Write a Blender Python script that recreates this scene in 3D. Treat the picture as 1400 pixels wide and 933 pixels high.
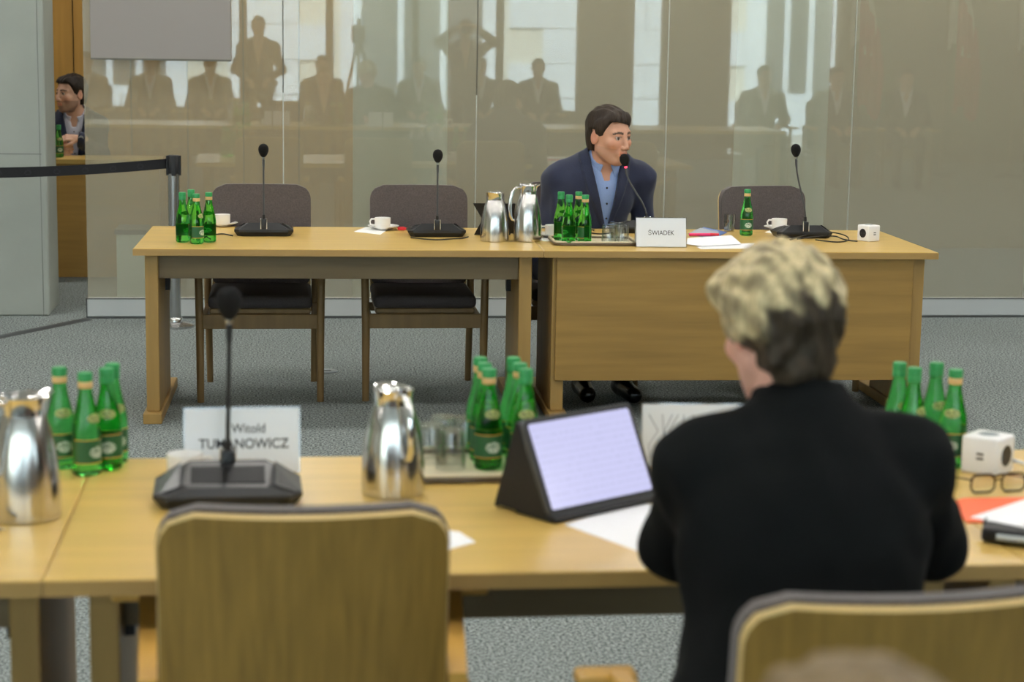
import bpy, bmesh, math, random
import numpy as np
from mathutils import Vector, Matrix

for o in list(bpy.data.objects):
    bpy.data.objects.remove(o)
SC = bpy.context.scene
COL = SC.collection
rnd = random.Random(7)

# ------------------------------------------------------------------ camera
F_PX, CX, CY = 2600.0, 700.0, 466.5            # focal length in pixels of the 1400x933 frame
YAW, PIT, ROLL = math.radians(6.8), math.atan(426.5 / 2600.0), 0.0165
CAM = np.array([0.0, 0.0, 1.68])
_fw = np.array([math.sin(YAW) * math.cos(PIT), math.cos(YAW) * math.cos(PIT), -math.sin(PIT)])
_r = np.array([math.cos(YAW), -math.sin(YAW), 0.0])
_u = np.cross(_r, _fw)
RT = math.cos(ROLL) * _r + math.sin(ROLL) * _u
UP = math.cos(ROLL) * _u - math.sin(ROLL) * _r
cam_d = bpy.data.cameras.new('camera')
cam = bpy.data.objects.new('camera', cam_d)
COL.objects.link(cam)
cam_d.sensor_width = 36.0
cam_d.lens = F_PX / 1400.0 * 36.0
cam_d.clip_end = 200
cam_d.dof.use_dof = True
cam_d.dof.focus_distance = 8.5
cam_d.dof.aperture_fstop = 4.0
m = Matrix.Identity(4)
for i in range(3):
    m[i][0], m[i][1], m[i][2], m[i][3] = RT[i], UP[i], -_fw[i], CAM[i]
cam.matrix_world = m
SC.camera = cam


def ray(px, py):
    return _fw + RT * (px - CX) / F_PX - UP * (py - CY) / F_PX


def P(px, py, z=0.75):
    """where the line of sight through a pixel meets the level z"""
    d = ray(px, py)
    return CAM + d * ((z - CAM[2]) / d[2])


def PY(px, py, y):
    """where the line of sight through a pixel meets the upright plane at depth y"""
    d = ray(px, py)
    return CAM + d * (y / d[1])


# ------------------------------------------------------------------ world, exposure
wd = bpy.data.worlds.new('overcast_sky')
SC.world = wd
wd.use_nodes = True
bg = wd.node_tree.nodes['Background']
bg.inputs[0].default_value = (0.91, 0.965, 1.0, 1)
bg.inputs[1].default_value = 5.5
LAMP = 95.0                                      # radiance of the ceiling downlights
sun_d = bpy.data.lights.new('sun', 'SUN')            # lights the pale building across the courtyard
sun_d.energy = 13.0
sun_d.angle = 0.02
sun = bpy.data.objects.new('sun', sun_d)
COL.objects.link(sun)
sun.rotation_euler = Vector((0.25, -0.75, -0.62)).to_track_quat('-Z', 'Y').to_euler()
SC.view_settings.view_transform = 'Standard'
SC.view_settings.look = 'None'
SC.view_settings.exposure = 0.12
SC.view_settings.gamma = 1.0
SC.view_settings.use_curve_mapping = False

# ------------------------------------------------------------------ mesh helpers


def tag(o, label=None, cat=None, group=None, kind=None):
    if label: o['label'] = label
    if cat: o['category'] = cat
    if group: o['group'] = group
    if kind: o['kind'] = kind
    return o


def empty(name, loc=(0, 0, 0), rz=0.0, label=None, cat=None, group=None, kind=None):
    o = bpy.data.objects.new(name, None)
    COL.objects.link(o)
    o.location = Vector([float(c) for c in loc])
    o.rotation_euler = (0, 0, rz)
    o.empty_display_size = 0.05
    return tag(o, label, cat, group, kind)


def mesh_obj(name, verts, faces, mat, parent=None, smooth=False, colors=None):
    me = bpy.data.meshes.new(name)
    me.from_pydata([tuple(map(float, v)) for v in verts], [], [tuple(map(int, f)) for f in faces])
    if smooth:
        me.polygons.foreach_set('use_smooth', [True] * len(me.polygons))
    if colors is not None:
        at = me.color_attributes.new('Col', 'FLOAT_COLOR', 'POINT')
        c4 = np.ones((len(verts), 4), np.float32)
        c4[:, :3] = colors
        at.data.foreach_set('color', c4.ravel())
    if mat: me.materials.append(mat)
    me.update()
    o = bpy.data.objects.new(name, me)
    COL.objects.link(o)
    if parent: o.parent = parent
    return o


def copy_tree(o, parent=None):
    c = o.copy()
    COL.objects.link(c)
    c.parent = parent
    for ch in list(o.children):
        copy_tree(ch, c)
    return c


class MB:
    """collects simple shapes; build() links them as one mesh object"""
    def __init__(self):
        self.v, self.f = [], []

    def add(self, v, f):
        n = len(self.v)
        self.v += [tuple(float(c) for c in p) for p in v]
        self.f += [tuple(i + n for i in q) for q in f]
        return self

    def box(self, lo, hi, bev=0.0, seg=1, M=None):
        bm = bmesh.new()
        bmesh.ops.create_cube(bm, size=1.0)
        c = [(a + b) / 2 for a, b in zip(lo, hi)]
        s = [abs(b - a) for a, b in zip(lo, hi)]
        for v in bm.verts:
            v.co = Vector((v.co.x * s[0] + c[0], v.co.y * s[1] + c[1], v.co.z * s[2] + c[2]))
        if bev > 0:
            bmesh.ops.bevel(bm, geom=list(bm.edges), offset=bev, segments=seg, profile=0.5, affect='EDGES')
        bm.verts.index_update()
        vs = [(M @ v.co if M else v.co.copy()) for v in bm.verts]
        fs = [[v.index for v in f.verts] for f in bm.faces]
        bm.free()
        return self.add(vs, fs)

    def lathe(self, prof, n=24, c=(0, 0, 0), M=None, caps=True):
        v, f = [], []
        for r, z in prof:
            for k in range(n):
                a = 2 * math.pi * k / n
                p = Vector((r * math.cos(a), r * math.sin(a), z))
                p = (M @ p if M else p) + Vector([float(q) for q in c])
                v.append(p)
        for i in range(len(prof) - 1):
            for k in range(n):
                k2 = (k + 1) % n
                f.append((i * n + k, i * n + k2, (i + 1) * n + k2, (i + 1) * n + k))
        if caps:
            f.append(tuple(range(n))[::-1])
            f.append(tuple((len(prof) - 1) * n + k for k in range(n)))
        return self.add(v, f)

    def tube(self, pts, r, n=10, closed=False):
        pts = [Vector([float(c) for c in p]) for p in pts]
        rs = r if hasattr(r, '__len__') else [r] * len(pts)
        v, f = [], []
        N = len(pts)
        prev = None
        for i, p in enumerate(pts):
            if closed:
                t = pts[(i + 1) % N] - pts[i - 1]
            else:
                t = pts[min(i + 1, N - 1)] - pts[max(i - 1, 0)]
            t.normalize()
            if prev is None:
                a = t.orthogonal().normalized()
            else:
                a = (prev - t * prev.dot(t)).normalized()
            prev = a
            b = t.cross(a)
            for k in range(n):
                w = 2 * math.pi * k / n
                v.append(p + (a * math.cos(w) + b * math.sin(w)) * rs[i])
        for i in range(N if closed else N - 1):
            j = (i + 1) % N
            for k in range(n):
                k2 = (k + 1) % n
                f.append((i * n + k, i * n + k2, j * n + k2, j * n + k))
        if not closed:
            f.append(tuple(range(n))[::-1])
            f.append(tuple((N - 1) * n + k for k in range(n)))
        return self.add(v, f)

    def prism(self, pts, z0, z1, M=None):
        """closed 2-D outline (counter-clockwise) raised from z0 to z1"""
        n = len(pts)
        v = [Vector((x, y, z0)) for x, y in pts] + [Vector((x, y, z1)) for x, y in pts]
        if M: v = [M @ p for p in v]
        f = [tuple(range(n))[::-1], tuple(range(n, 2 * n))]
        f += [(i, (i + 1) % n, n + (i + 1) % n, n + i) for i in range(n)]
        return self.add(v, f)

    def ball(self, c, r, n=12):
        c = [float(q) for q in c]
        rr = r if hasattr(r, '__len__') else (r, r, r)
        prof = [(math.sin(math.pi * i / n), -math.cos(math.pi * i / n)) for i in range(n + 1)]
        prof[0] = (0.02, prof[0][1]); prof[-1] = (0.02, prof[-1][1])
        M = Matrix.Diagonal((rr[0], rr[1], rr[2]))
        return self.lathe(prof, 2 * n, c, M)

    def build(self, name, mat, parent=None, smooth=False):
        o = mesh_obj(name, self.v, self.f, mat, parent)
        if smooth:
            me = o.data
            me.polygons.foreach_set('use_smooth', [True] * len(me.polygons))
            try:
                me.set_sharp_from_angle(angle=math.radians(40))
            except Exception:
                pass
        return o


def round_rect(w, h, r, n=6):
    pts = []
    for cx, cy, a0 in ((w / 2 - r, -h / 2 + r, -90), (w / 2 - r, h / 2 - r, 0), (-w / 2 + r, h / 2 - r, 90), (-w / 2 + r, -h / 2 + r, 180)):
        for k in range(n + 1):
            a = math.radians(a0 + 90 * k / n)
            pts.append((cx + r * math.cos(a), cy + r * math.sin(a)))
    return pts


def text_obj(txt, size, mat, parent, M, name='lettering', bold=0.0, spacing=1.0, narrow=0.92):
    cu = bpy.data.curves.new(name, 'FONT')
    cu.body = txt
    cu.size = 1.0
    cu.align_x = 'CENTER'
    cu.align_y = 'CENTER'
    cu.extrude = 0.008
    cu.offset = bold
    cu.space_character = spacing
    t = bpy.data.objects.new(name, cu)
    COL.objects.link(t)
    dg = bpy.context.evaluated_depsgraph_get()
    dg.update()
    me = bpy.data.meshes.new_from_object(t.evaluated_get(dg))
    bpy.data.objects.remove(t)
    me.transform(M @ Matrix.Diagonal((size * narrow, size, size, 1)))
    me.materials.clear()
    me.materials.append(mat)
    o = bpy.data.objects.new(name, me)
    COL.objects.link(o)
    o.parent = parent
    return o


# ------------------------------------------------------------------ materials
MAT = {}


def srgb(r, g, b):
    def l(c):
        c /= 255.0
        return c / 12.92 if c <= 0.04045 else ((c + 0.055) / 1.055) ** 2.4
    return (l(r), l(g), l(b))


def pm(name, col, rough=0.5, metal=0.0, spec=0.5, noise=None, bump=None, emit=None, trans=0.0, ior=1.45, coat=0.0, sheen=0.0, aniso=0.0):
    """principled material; noise = (scale xyz, amount, detail) varies the colour, bump = (scale, strength)"""
    mt = bpy.data.materials.new(name)
    mt.use_nodes = True
    nt = mt.node_tree
    b = nt.nodes['Principled BSDF']
    b.inputs['Base Color'].default_value = (*col, 1)
    b.inputs['Roughness'].default_value = rough
    b.inputs['Metallic'].default_value = metal
    b.inputs['Specular IOR Level'].default_value = spec
    b.inputs['IOR'].default_value = ior
    b.inputs['Transmission Weight'].default_value = trans
    b.inputs['Coat Weight'].default_value = coat
    b.inputs['Sheen Weight'].default_value = sheen
    b.inputs['Anisotropic'].default_value = aniso
    tc = nt.nodes.new('ShaderNodeTexCoord')
    if noise:
        sc, amt, det = noise
        mp = nt.nodes.new('ShaderNodeMapping')
        mp.inputs['Scale'].default_value = sc if hasattr(sc, '__len__') else (sc, sc, sc)
        nz = nt.nodes.new('ShaderNodeTexNoise')
        nz.inputs['Scale'].default_value = 1.0
        nz.inputs['Detail'].default_value = det
        rp = nt.nodes.new('ShaderNodeValToRGB')
        rp.color_ramp.elements[0].position = 0.3
        rp.color_ramp.elements[1].position = 0.7
        rp.color_ramp.elements[0].color = (*[c * (1 - amt) for c in col], 1)
        rp.color_ramp.elements[1].color = (*[min(1, c * (1 + amt)) for c in col], 1)
        nt.links.new(tc.outputs['Object'], mp.inputs[0])
        nt.links.new(mp.outputs[0], nz.inputs['Vector'])
        nt.links.new(nz.outputs['Fac'], rp.inputs[0])
        nt.links.new(rp.outputs[0], b.inputs['Base Color'])
    if bump:
        nz2 = nt.nodes.new('ShaderNodeTexNoise')
        nz2.inputs['Scale'].default_value = bump[0]
        nz2.inputs['Detail'].default_value = 3
        bp = nt.nodes.new('ShaderNodeBump')
        bp.inputs['Strength'].default_value = bump[1]
        bp.inputs['Distance'].default_value = 0.01
        nt.links.new(tc.outputs['Object'], nz2.inputs['Vector'])
        nt.links.new(nz2.outputs['Fac'], bp.inputs['Height'])
        nt.links.new(bp.outputs[0], b.inputs['Normal'])
    if emit:
        b.inputs['Emission Color'].default_value = (*emit[0], 1)
        b.inputs['Emission Strength'].default_value = emit[1]
    MAT[name] = mt
    return mt


def wood(name, col, rough, axis, amt=0.16, spec=0.5):
    sc = {'x': (1.5, 22, 22), 'y': (22, 1.5, 22), 'z': (22, 22, 1.5)}[axis]
    return pm(name, col, rough, noise=(sc, amt, 4), spec=spec)


OAK = srgb(206, 168, 92)
wood('oak_top', srgb(205, 171, 94), 0.30, 'x', 0.09)
wood('oak_edge', srgb(168, 134, 78), 0.45, 'x', 0.10)
wood('oak_apron_shaded', srgb(106, 90, 62), 0.5, 'x', 0.14)  # darkened to carry the shade under the desk top
wood('oak_leg', srgb(158, 126, 70), 0.45, 'z', 0.12)
wood('oak_panel', srgb(152, 119, 60), 0.45, 'x', 0.16)
pm('chair_shell', srgb(141, 110, 52), 0.36, noise=((70, 70, 1.2), 0.19, 5))
wood('chair_edge', srgb(222, 192, 132), 0.4, 'x', 0.06)
wood('chair_leg', srgb(122, 97, 58), 0.45, 'z', 0.12)
wood('chair_arm', srgb(200, 155, 75), 0.4, 'y', 0.1)
wood('wall_wood', srgb(176, 134, 66), 0.45, 'z', 0.12)
wood('counter_wood', srgb(192, 150, 78), 0.45, 'x', 0.1)
pm('pad_grey', srgb(86, 78, 76), 0.9, noise=(160, 0.2, 2), bump=(500, 0.2), sheen=0.2)
pm('seat_dark', srgb(60, 54, 54), 0.75, noise=(160, 0.2, 2))
pm('black_plastic', srgb(30, 31, 33), 0.38)
pm('black_matte', srgb(22, 22, 23), 0.7)
pm('foam_black', srgb(14, 14, 15), 1.0, bump=(700, 0.6))
pm('grey_panel', srgb(72, 74, 76), 0.35)
pm('dark_screen', srgb(9, 9, 12), 0.5, spec=0.15)
pm('chrome', (0.8, 0.8, 0.8), 0.12, metal=1.0)
pm('steel', (0.66, 0.65, 0.63), 0.19, metal=1.0, noise=((90, 90, 2), 0.16, 2))
pm('steel_post', (0.5, 0.5, 0.5), 0.25, metal=1.0)
pm('gold_foil', srgb(190, 140, 60), 0.35, metal=0.6)
pm('cap_green', srgb(52, 150, 86), 0.35)
pm('cap_ring', srgb(214, 178, 120), 0.5)
pm('porcelain', srgb(238, 236, 232), 0.15, coat=0.3)
pm('paper', srgb(236, 237, 240), 0.8)
pm('napkin', srgb(240, 240, 238), 0.9)
pm('ink', srgb(45, 45, 50), 0.7)
pm('holder_reflection', srgb(150, 153, 160), 0.7)  # grey of the reflections painted on the card holder
pm('card_white', srgb(226, 230, 234), 0.5)
pm('white_plastic', srgb(232, 232, 232), 0.35)
pm('white_cable', srgb(225, 225, 225), 0.4)
pm('pink_plastic', srgb(228, 50, 110), 0.35)
pm('red_wrap', srgb(215, 45, 55), 0.3)
pm('blue_film', srgb(92, 130, 205), 0.3)
pm('pale_film', srgb(196, 206, 220), 0.25)
pm('orange_card', srgb(240, 104, 56), 0.55)
pm('black_leather', srgb(24, 24, 26), 0.5, bump=(300, 0.2))
pm('tray_cream', srgb(206, 194, 162), 0.4)
pm('tray_edge', srgb(96, 82, 62), 0.35)
pm('belt_black', srgb(20, 21, 25), 0.7, noise=((3, 400, 400), 0.2, 1))
pm('emblem_grey', srgb(34, 36, 42), 0.7)
pm('concrete', srgb(152, 158, 150), 0.75, noise=(2.2, 0.07, 6), bump=(60, 0.06))
pm('concrete_joint', srgb(122, 126, 122), 0.85)
pm('rail_white', srgb(180, 186, 186), 0.4)
pm('rail_dark', srgb(70, 74, 74), 0.5)
pm('seam_dark', srgb(96, 94, 84), 0.4)
pm('seam_bright', srgb(205, 208, 200), 0.3)
pm('screen_reflection_grey', srgb(146, 141, 137), 0.7)  # tone of the reflected screen, put into the added board
pm('strip_dark', srgb(62, 66, 68), 0.6)
pm('floor_disc', srgb(132, 142, 146), 0.45)
pm('column_pale', srgb(226, 240, 234), 0.7)
pm('wall_paint', srgb(196, 190, 172), 0.8)
pm('wall_dim', srgb(120, 112, 98), 0.85)
pm('wall_passage', srgb(156, 149, 130), 0.85)
pm('ceiling_white', srgb(225, 225, 222), 0.9)
pm('facade', srgb(208, 221, 232), 0.85, noise=(0.6, 0.05, 4))
pm('facade_dark', srgb(84, 92, 96), 0.3)
pm('mullion', srgb(72, 66, 56), 0.6)
pm('courtyard', srgb(170, 172, 170), 0.9)
pm('flag_white', srgb(225, 225, 225), 0.85)
pm('flag_red', srgb(205, 40, 50), 0.85)
pm('lamp_light', (1, 1, 1), 0.5, emit=((1.0, 0.965, 0.91), LAMP))
pm('red_ring', srgb(255, 60, 80), 0.4, emit=((1.0, 0.06, 0.12), 2.5))
pm('water', (0.95, 0.98, 1.0), 0.0, trans=1.0, ior=1.33)
pm('bottle_green', srgb(100, 226, 112), 0.03, trans=1.0, ior=1.38)
pm('watch_metal', (0.75, 0.75, 0.76), 0.25, metal=1.0)
pm('shoe_black', srgb(15, 15, 17), 0.25)
pm('spectacle_frame', srgb(38, 26, 22), 0.25)


def bottle_label_mat():
    """printed label: gold border lines, dark green ground, pale oval mark"""
    mt = bpy.data.materials.new('bottle_label'); mt.use_nodes = True
    nt = mt.node_tree; b = nt.nodes['Principled BSDF']
    tc = nt.nodes.new('ShaderNodeTexCoord')
    sp = nt.nodes.new('ShaderNodeSeparateXYZ')
    nt.links.new(tc.outputs['Object'], sp.inputs[0])
    def math_(op, a, bb=None):
        n = nt.nodes.new('ShaderNodeMath'); n.operation = op
        for i, x in enumerate((a, bb)):
            if x is None: continue
            if isinstance(x, (int, float)): n.inputs[i].default_value = x
            else: nt.links.new(x, n.inputs[i])
        return n.outputs[0]
    z, x = sp.outputs['Z'], sp.outputs['X']
    dz = math_('ABSOLUTE', math_('SUBTRACT', z, 0.052))
    gold = math_('GREATER_THAN', dz, 0.0235)
    e = math_('ADD', math_('POWER', math_('DIVIDE', x, 0.017), 2.0), math_('POWER', math_('DIVIDE', math_('SUBTRACT', z, 0.05), 0.012), 2.0))
    nz = nt.nodes.new('ShaderNodeTexNoise'); nz.inputs['Scale'].default_value = 240
    nt.links.new(tc.outputs['Object'], nz.inputs['Vector'])
    oval = math_('MULTIPLY', math_('LESS_THAN', e, 1.0), math_('GREATER_THAN', nz.outputs['Fac'], 0.44))
    m1 = nt.nodes.new('ShaderNodeMixRGB'); m1.inputs[1].default_value = (*srgb(34, 92, 52), 1); m1.inputs[2].default_value = (*srgb(196, 208, 190), 1)
    nt.links.new(oval, m1.inputs[0])
    m2 = nt.nodes.new('ShaderNodeMixRGB'); m2.inputs[2].default_value = (*srgb(206, 156, 62), 1)
    nt.links.new(gold, m2.inputs[0]); nt.links.new(m1.outputs[0], m2.inputs[1])
    nt.links.new(m2.outputs[0], b.inputs['Base Color'])
    b.inputs['Roughness'].default_value = 0.4
    MAT['bottle_label'] = mt


bottle_label_mat()
pm('neck_label', srgb(150, 160, 96), 0.4, noise=(260, 0.6, 2))


def carpet_mat():
    mt = bpy.data.materials.new('carpet'); mt.use_nodes = True
    nt = mt.node_tree; b = nt.nodes['Principled BSDF']
    tc = nt.nodes.new('ShaderNodeTexCoord')
    n1 = nt.nodes.new('ShaderNodeTexNoise'); n1.inputs['Scale'].default_value = 105; n1.inputs['Detail'].default_value = 3; n1.inputs['Roughness'].default_value = 0.75
    n2 = nt.nodes.new('ShaderNodeTexNoise'); n2.inputs['Scale'].default_value = 1.3
    r1 = nt.nodes.new('ShaderNodeValToRGB')
    r1.color_ramp.elements[0].position = 0.38; r1.color_ramp.elements[0].color = (*srgb(52, 58, 60), 1)
    r1.color_ramp.elements[1].position = 0.62; r1.color_ramp.elements[1].color = (*srgb(168, 177, 175), 1)
    r2 = nt.nodes.new('ShaderNodeValToRGB')
    r2.color_ramp.elements[0].color = (0.86, 0.86, 0.86, 1); r2.color_ramp.elements[1].color = (1.05, 1.05, 1.05, 1)
    mx = nt.nodes.new('ShaderNodeMixRGB'); mx.blend_type = 'MULTIPLY'; mx.inputs[0].default_value = 1
    for n in (n1, n2): nt.links.new(tc.outputs['Object'], n.inputs['Vector'])
    nt.links.new(n1.outputs['Fac'], r1.inputs[0]); nt.links.new(n2.outputs['Fac'], r2.inputs[0])
    nt.links.new(r1.outputs[0], mx.inputs[1]); nt.links.new(r2.outputs[0], mx.inputs[2])
    nt.links.new(mx.outputs[0], b.inputs['Base Color'])
    b.inputs['Roughness'].default_value = 0.95
    b.inputs['Specular IOR Level'].default_value = 0.1
    bp = nt.nodes.new('ShaderNodeBump'); bp.inputs['Strength'].default_value = 0.5; bp.inputs['Distance'].default_value = 0.004
    nt.links.new(n1.outputs['Fac'], bp.inputs['Height']); nt.links.new(bp.outputs[0], b.inputs['Normal'])
    MAT['carpet'] = mt


carpet_mat()


def partition_glass_mat():
    """smoked back-painted glass: partly see-through beige body under a clear mirror-like face"""
    mt = bpy.data.materials.new('partition_glass'); mt.use_nodes = True
    nt = mt.node_tree; nt.nodes.clear()
    out = nt.nodes.new('ShaderNodeOutputMaterial')
    df = nt.nodes.new('ShaderNodeBsdfDiffuse'); df.inputs[0].default_value = (*srgb(206, 198, 172), 1)
    tr = nt.nodes.new('ShaderNodeBsdfTransparent'); tr.inputs[0].default_value = (0.95, 0.97, 0.93, 1)
    gl = nt.nodes.new('ShaderNodeBsdfGlossy'); gl.inputs['Roughness'].default_value = 0.015
    fr = nt.nodes.new('ShaderNodeFresnel'); fr.inputs[0].default_value = 1.85
    a = nt.nodes.new('ShaderNodeMixShader'); a.inputs[0].default_value = 0.66
    c = nt.nodes.new('ShaderNodeMixShader')
    nt.links.new(df.outputs[0], a.inputs[1]); nt.links.new(tr.outputs[0], a.inputs[2])
    nt.links.new(fr.outputs[0], c.inputs[0]); nt.links.new(a.outputs[0], c.inputs[1]); nt.links.new(gl.outputs[0], c.inputs[2])
    nt.links.new(c.outputs[0], out.inputs[0])
    MAT['partition_glass'] = mt


partition_glass_mat()


def window_pane_mat():
    mt = bpy.data.materials.new('window_pane'); mt.use_nodes = True
    nt = mt.node_tree; nt.nodes.clear()
    out = nt.nodes.new('ShaderNodeOutputMaterial')
    tr = nt.nodes.new('ShaderNodeBsdfTransparent'); tr.inputs[0].default_value = (0.93, 0.96, 0.95, 1)
    gl = nt.nodes.new('ShaderNodeBsdfGlossy'); gl.inputs['Roughness'].default_value = 0.0
    c = nt.nodes.new('ShaderNodeMixShader'); c.inputs[0].default_value = 0.06
    nt.links.new(tr.outputs[0], c.inputs[1]); nt.links.new(gl.outputs[0], c.inputs[2]); nt.links.new(c.outputs[0], out.inputs[0])
    MAT['window_pane'] = mt


window_pane_mat()


def thin_clear(name, tintc, ior):
    """thin clear wall: see-through with a Fresnel sheen"""
    mt = bpy.data.materials.new(name); mt.use_nodes = True
    nt = mt.node_tree; nt.nodes.clear()
    out = nt.nodes.new('ShaderNodeOutputMaterial')
    tr = nt.nodes.new('ShaderNodeBsdfTransparent'); tr.inputs[0].default_value = (*tintc, 1)
    gl = nt.nodes.new('ShaderNodeBsdfGlossy'); gl.inputs['Roughness'].default_value = 0.03
    lw = nt.nodes.new('ShaderNodeLayerWeight'); lw.inputs[0].default_value = 0.5
    pw = nt.nodes.new('ShaderNodeMath'); pw.operation = 'POWER'; pw.inputs[1].default_value = 2.2
    nt.links.new(lw.outputs['Facing'], pw.inputs[0])
    fr = nt.nodes.new('ShaderNodeMath'); fr.operation = 'MULTIPLY_ADD'; fr.inputs[1].default_value = 0.75; fr.inputs[2].default_value = (ior - 1) * 0.16
    nt.links.new(pw.outputs[0], fr.inputs[0])
    c = nt.nodes.new('ShaderNodeMixShader')
    nt.links.new(fr.outputs[0], c.inputs[0]); nt.links.new(tr.outputs[0], c.inputs[1]); nt.links.new(gl.outputs[0], c.inputs[2]); nt.links.new(c.outputs[0], out.inputs[0])
    MAT[name] = mt


thin_clear('clear_glass', (0.93, 0.95, 0.95), 1.5)
thin_clear('clear_plastic', (0.90, 0.92, 0.94), 1.5)
thin_clear('water', (0.95, 0.97, 0.98), 1.33)


def screen_mat():
    """lit tablet page: pale lavender with faint grey lines of print"""
    mt = bpy.data.materials.new('tablet_page'); mt.use_nodes = True
    nt = mt.node_tree; b = nt.nodes['Principled BSDF']
    tc = nt.nodes.new('ShaderNodeTexCoord')
    wv = nt.nodes.new('ShaderNodeTexWave'); wv.bands_direction = 'Y'; wv.inputs['Scale'].default_value = 24.0
    nz = nt.nodes.new('ShaderNodeTexNoise')
    mp = nt.nodes.new('ShaderNodeMapping'); mp.inputs['Scale'].default_value = (60, 8, 1)
    nt.links.new(tc.outputs['Object'], wv.inputs['Vector']); nt.links.new(tc.outputs['Object'], mp.inputs[0]); nt.links.new(mp.outputs[0], nz.inputs['Vector'])
    mu = nt.nodes.new('ShaderNodeMath'); mu.operation = 'MULTIPLY'
    nt.links.new(wv.outputs['Fac'], mu.inputs[0]); nt.links.new(nz.outputs['Fac'], mu.inputs[1])
    rp = nt.nodes.new('ShaderNodeValToRGB')
    rp.color_ramp.elements[0].position = 0.38; rp.color_ramp.elements[0].color = (*srgb(206, 206, 246), 1)
    rp.color_ramp.elements[1].position = 0.62; rp.color_ramp.elements[1].color = (*srgb(186, 188, 226), 1)
    nt.links.new(mu.outputs[0], rp.inputs[0])
    nt.links.new(rp.outputs[0], b.inputs['Emission Color'])
    b.inputs['Emission Strength'].default_value = 0.9
    b.inputs['Base Color'].default_value = (0.02, 0.02, 0.02, 1)
    b.inputs['Roughness'].default_value = 0.15
    MAT['tablet_page'] = mt


screen_mat()


def vcol_mat(name, rough, strand=None, sub=0.0, sheen=0.0, bump=None):
    mt = bpy.data.materials.new(name); mt.use_nodes = True
    nt = mt.node_tree; b = nt.nodes['Principled BSDF']
    at = nt.nodes.new('ShaderNodeAttribute'); at.attribute_name = 'Col'
    last = at.outputs['Color']
    if strand:
        tc = nt.nodes.new('ShaderNodeTexCoord')
        mp = nt.nodes.new('ShaderNodeMapping'); mp.inputs['Scale'].default_value = strand
        nz = nt.nodes.new('ShaderNodeTexNoise'); nz.inputs['Scale'].default_value = 1; nz.inputs['Detail'].default_value = 4
        rp = nt.nodes.new('ShaderNodeValToRGB')
        rp.color_ramp.elements[0].position = 0.3; rp.color_ramp.elements[0].color = (0.6, 0.6, 0.6, 1)
        rp.color_ramp.elements[1].position = 0.7; rp.color_ramp.elements[1].color = (1.2, 1.2, 1.2, 1)
        mx = nt.nodes.new('ShaderNodeMixRGB'); mx.blend_type = 'MULTIPLY'; mx.inputs[0].default_value = 1
        nt.links.new(tc.outputs['Object'], mp.inputs[0]); nt.links.new(mp.outputs[0], nz.inputs['Vector']); nt.links.new(nz.outputs['Fac'], rp.inputs[0])
        nt.links.new(last, mx.inputs[1]); nt.links.new(rp.outputs[0], mx.inputs[2])
        last = mx.outputs[0]
        bp = nt.nodes.new('ShaderNodeBump'); bp.inputs['Strength'].default_value = 0.5; bp.inputs['Distance'].default_value = 0.004
        nt.links.new(nz.outputs['Fac'], bp.inputs['Height']); nt.links.new(bp.outputs[0], b.inputs['Normal'])
    nt.links.new(last, b.inputs['Base Color'])
    b.inputs['Roughness'].default_value = rough
    b.inputs['Specular IOR Level'].default_value = 0.2 if strand else 0.4
    b.inputs['Subsurface Weight'].default_value = sub
    b.inputs['Subsurface Radius'].default_value = (0.01, 0.004, 0.002)
    b.inputs['Sheen Weight'].default_value = sheen
    MAT[name] = mt


vcol_mat('skin', 0.5)
vcol_mat('hair', 0.5, strand=(160, 160, 30))
pm('cloth_navy', srgb(33, 40, 64), 0.85, noise=(300, 0.15, 2), sheen=0.15)
pm('cloth_black', srgb(14, 16, 17), 0.95, noise=(300, 0.15, 2), spec=0.2)
pm('cloth_dark', srgb(44, 46, 56), 0.9)
pm('cloth_shirt_blue', srgb(140, 164, 212), 0.8, noise=(400, 0.08, 2))
pm('cloth_shirt_white', srgb(214, 214, 232), 0.8)
pm('trouser_dark', srgb(28, 30, 40), 0.9)

# ================================================================== the setting
YW = 11.03                                        # front face of the glass partition
ZC = 3.4
st = lambda o, label=None, cat=None: tag(o, label, cat, kind='structure')

st(MB().box((-9, -3.2, -0.1), (12, 16, 0.0)).build('floor', MAT['carpet']), 'grey blue speckled carpet floor of the meeting room', 'floor')
ceiling = st(MB().box((-9, -3.2, ZC), (12, 16, ZC + 0.15)).build('ceiling', MAT['ceiling_white']), 'white ceiling with round downlights above the desks', 'ceiling')
st(MB().box((-9.15, -3.2, 0), (-9, 16, ZC)).build('wall_left', MAT['wall_paint']), 'pale painted side wall beyond the concrete pillar', 'wall')
st(MB().box((12, -3.2, 0), (12.15, 16, ZC)).build('wall_right', MAT['wall_dim']), 'dim brown side wall behind the flags', 'wall')
st(MB().box((-9, 11.2, 0), (-2.75, 11.45, ZC)).build('wall_corner', MAT['concrete']), 'concrete wall continuing past the pillar', 'wall')

# concrete pillar with its formwork joints
pil = st(empty('trim_1', (-2.06, 11.4, 0)), 'pale grey concrete pillar beside the doorway', 'pillar')
pb = MB().box((-0.69, -0.29, 0), (0.69, 0.19, ZC), 0.008).build('pillar_body', MAT['concrete'], pil)
MB().box((-0.69, -0.2915, 0.93), (0.665, -0.289, 0.936)).build('formwork_joint', MAT['concrete_joint'], pil)
MB().box((0.655, -0.2915, 0.0), (0.659, -0.289, ZC)).build('formwork_joint', MAT['concrete_joint'], pil)
MB().box((-0.69, -0.2915, 2.2), (0.665, -0.289, 2.206)).build('formwork_joint', MAT['concrete_joint'], pil)

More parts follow.
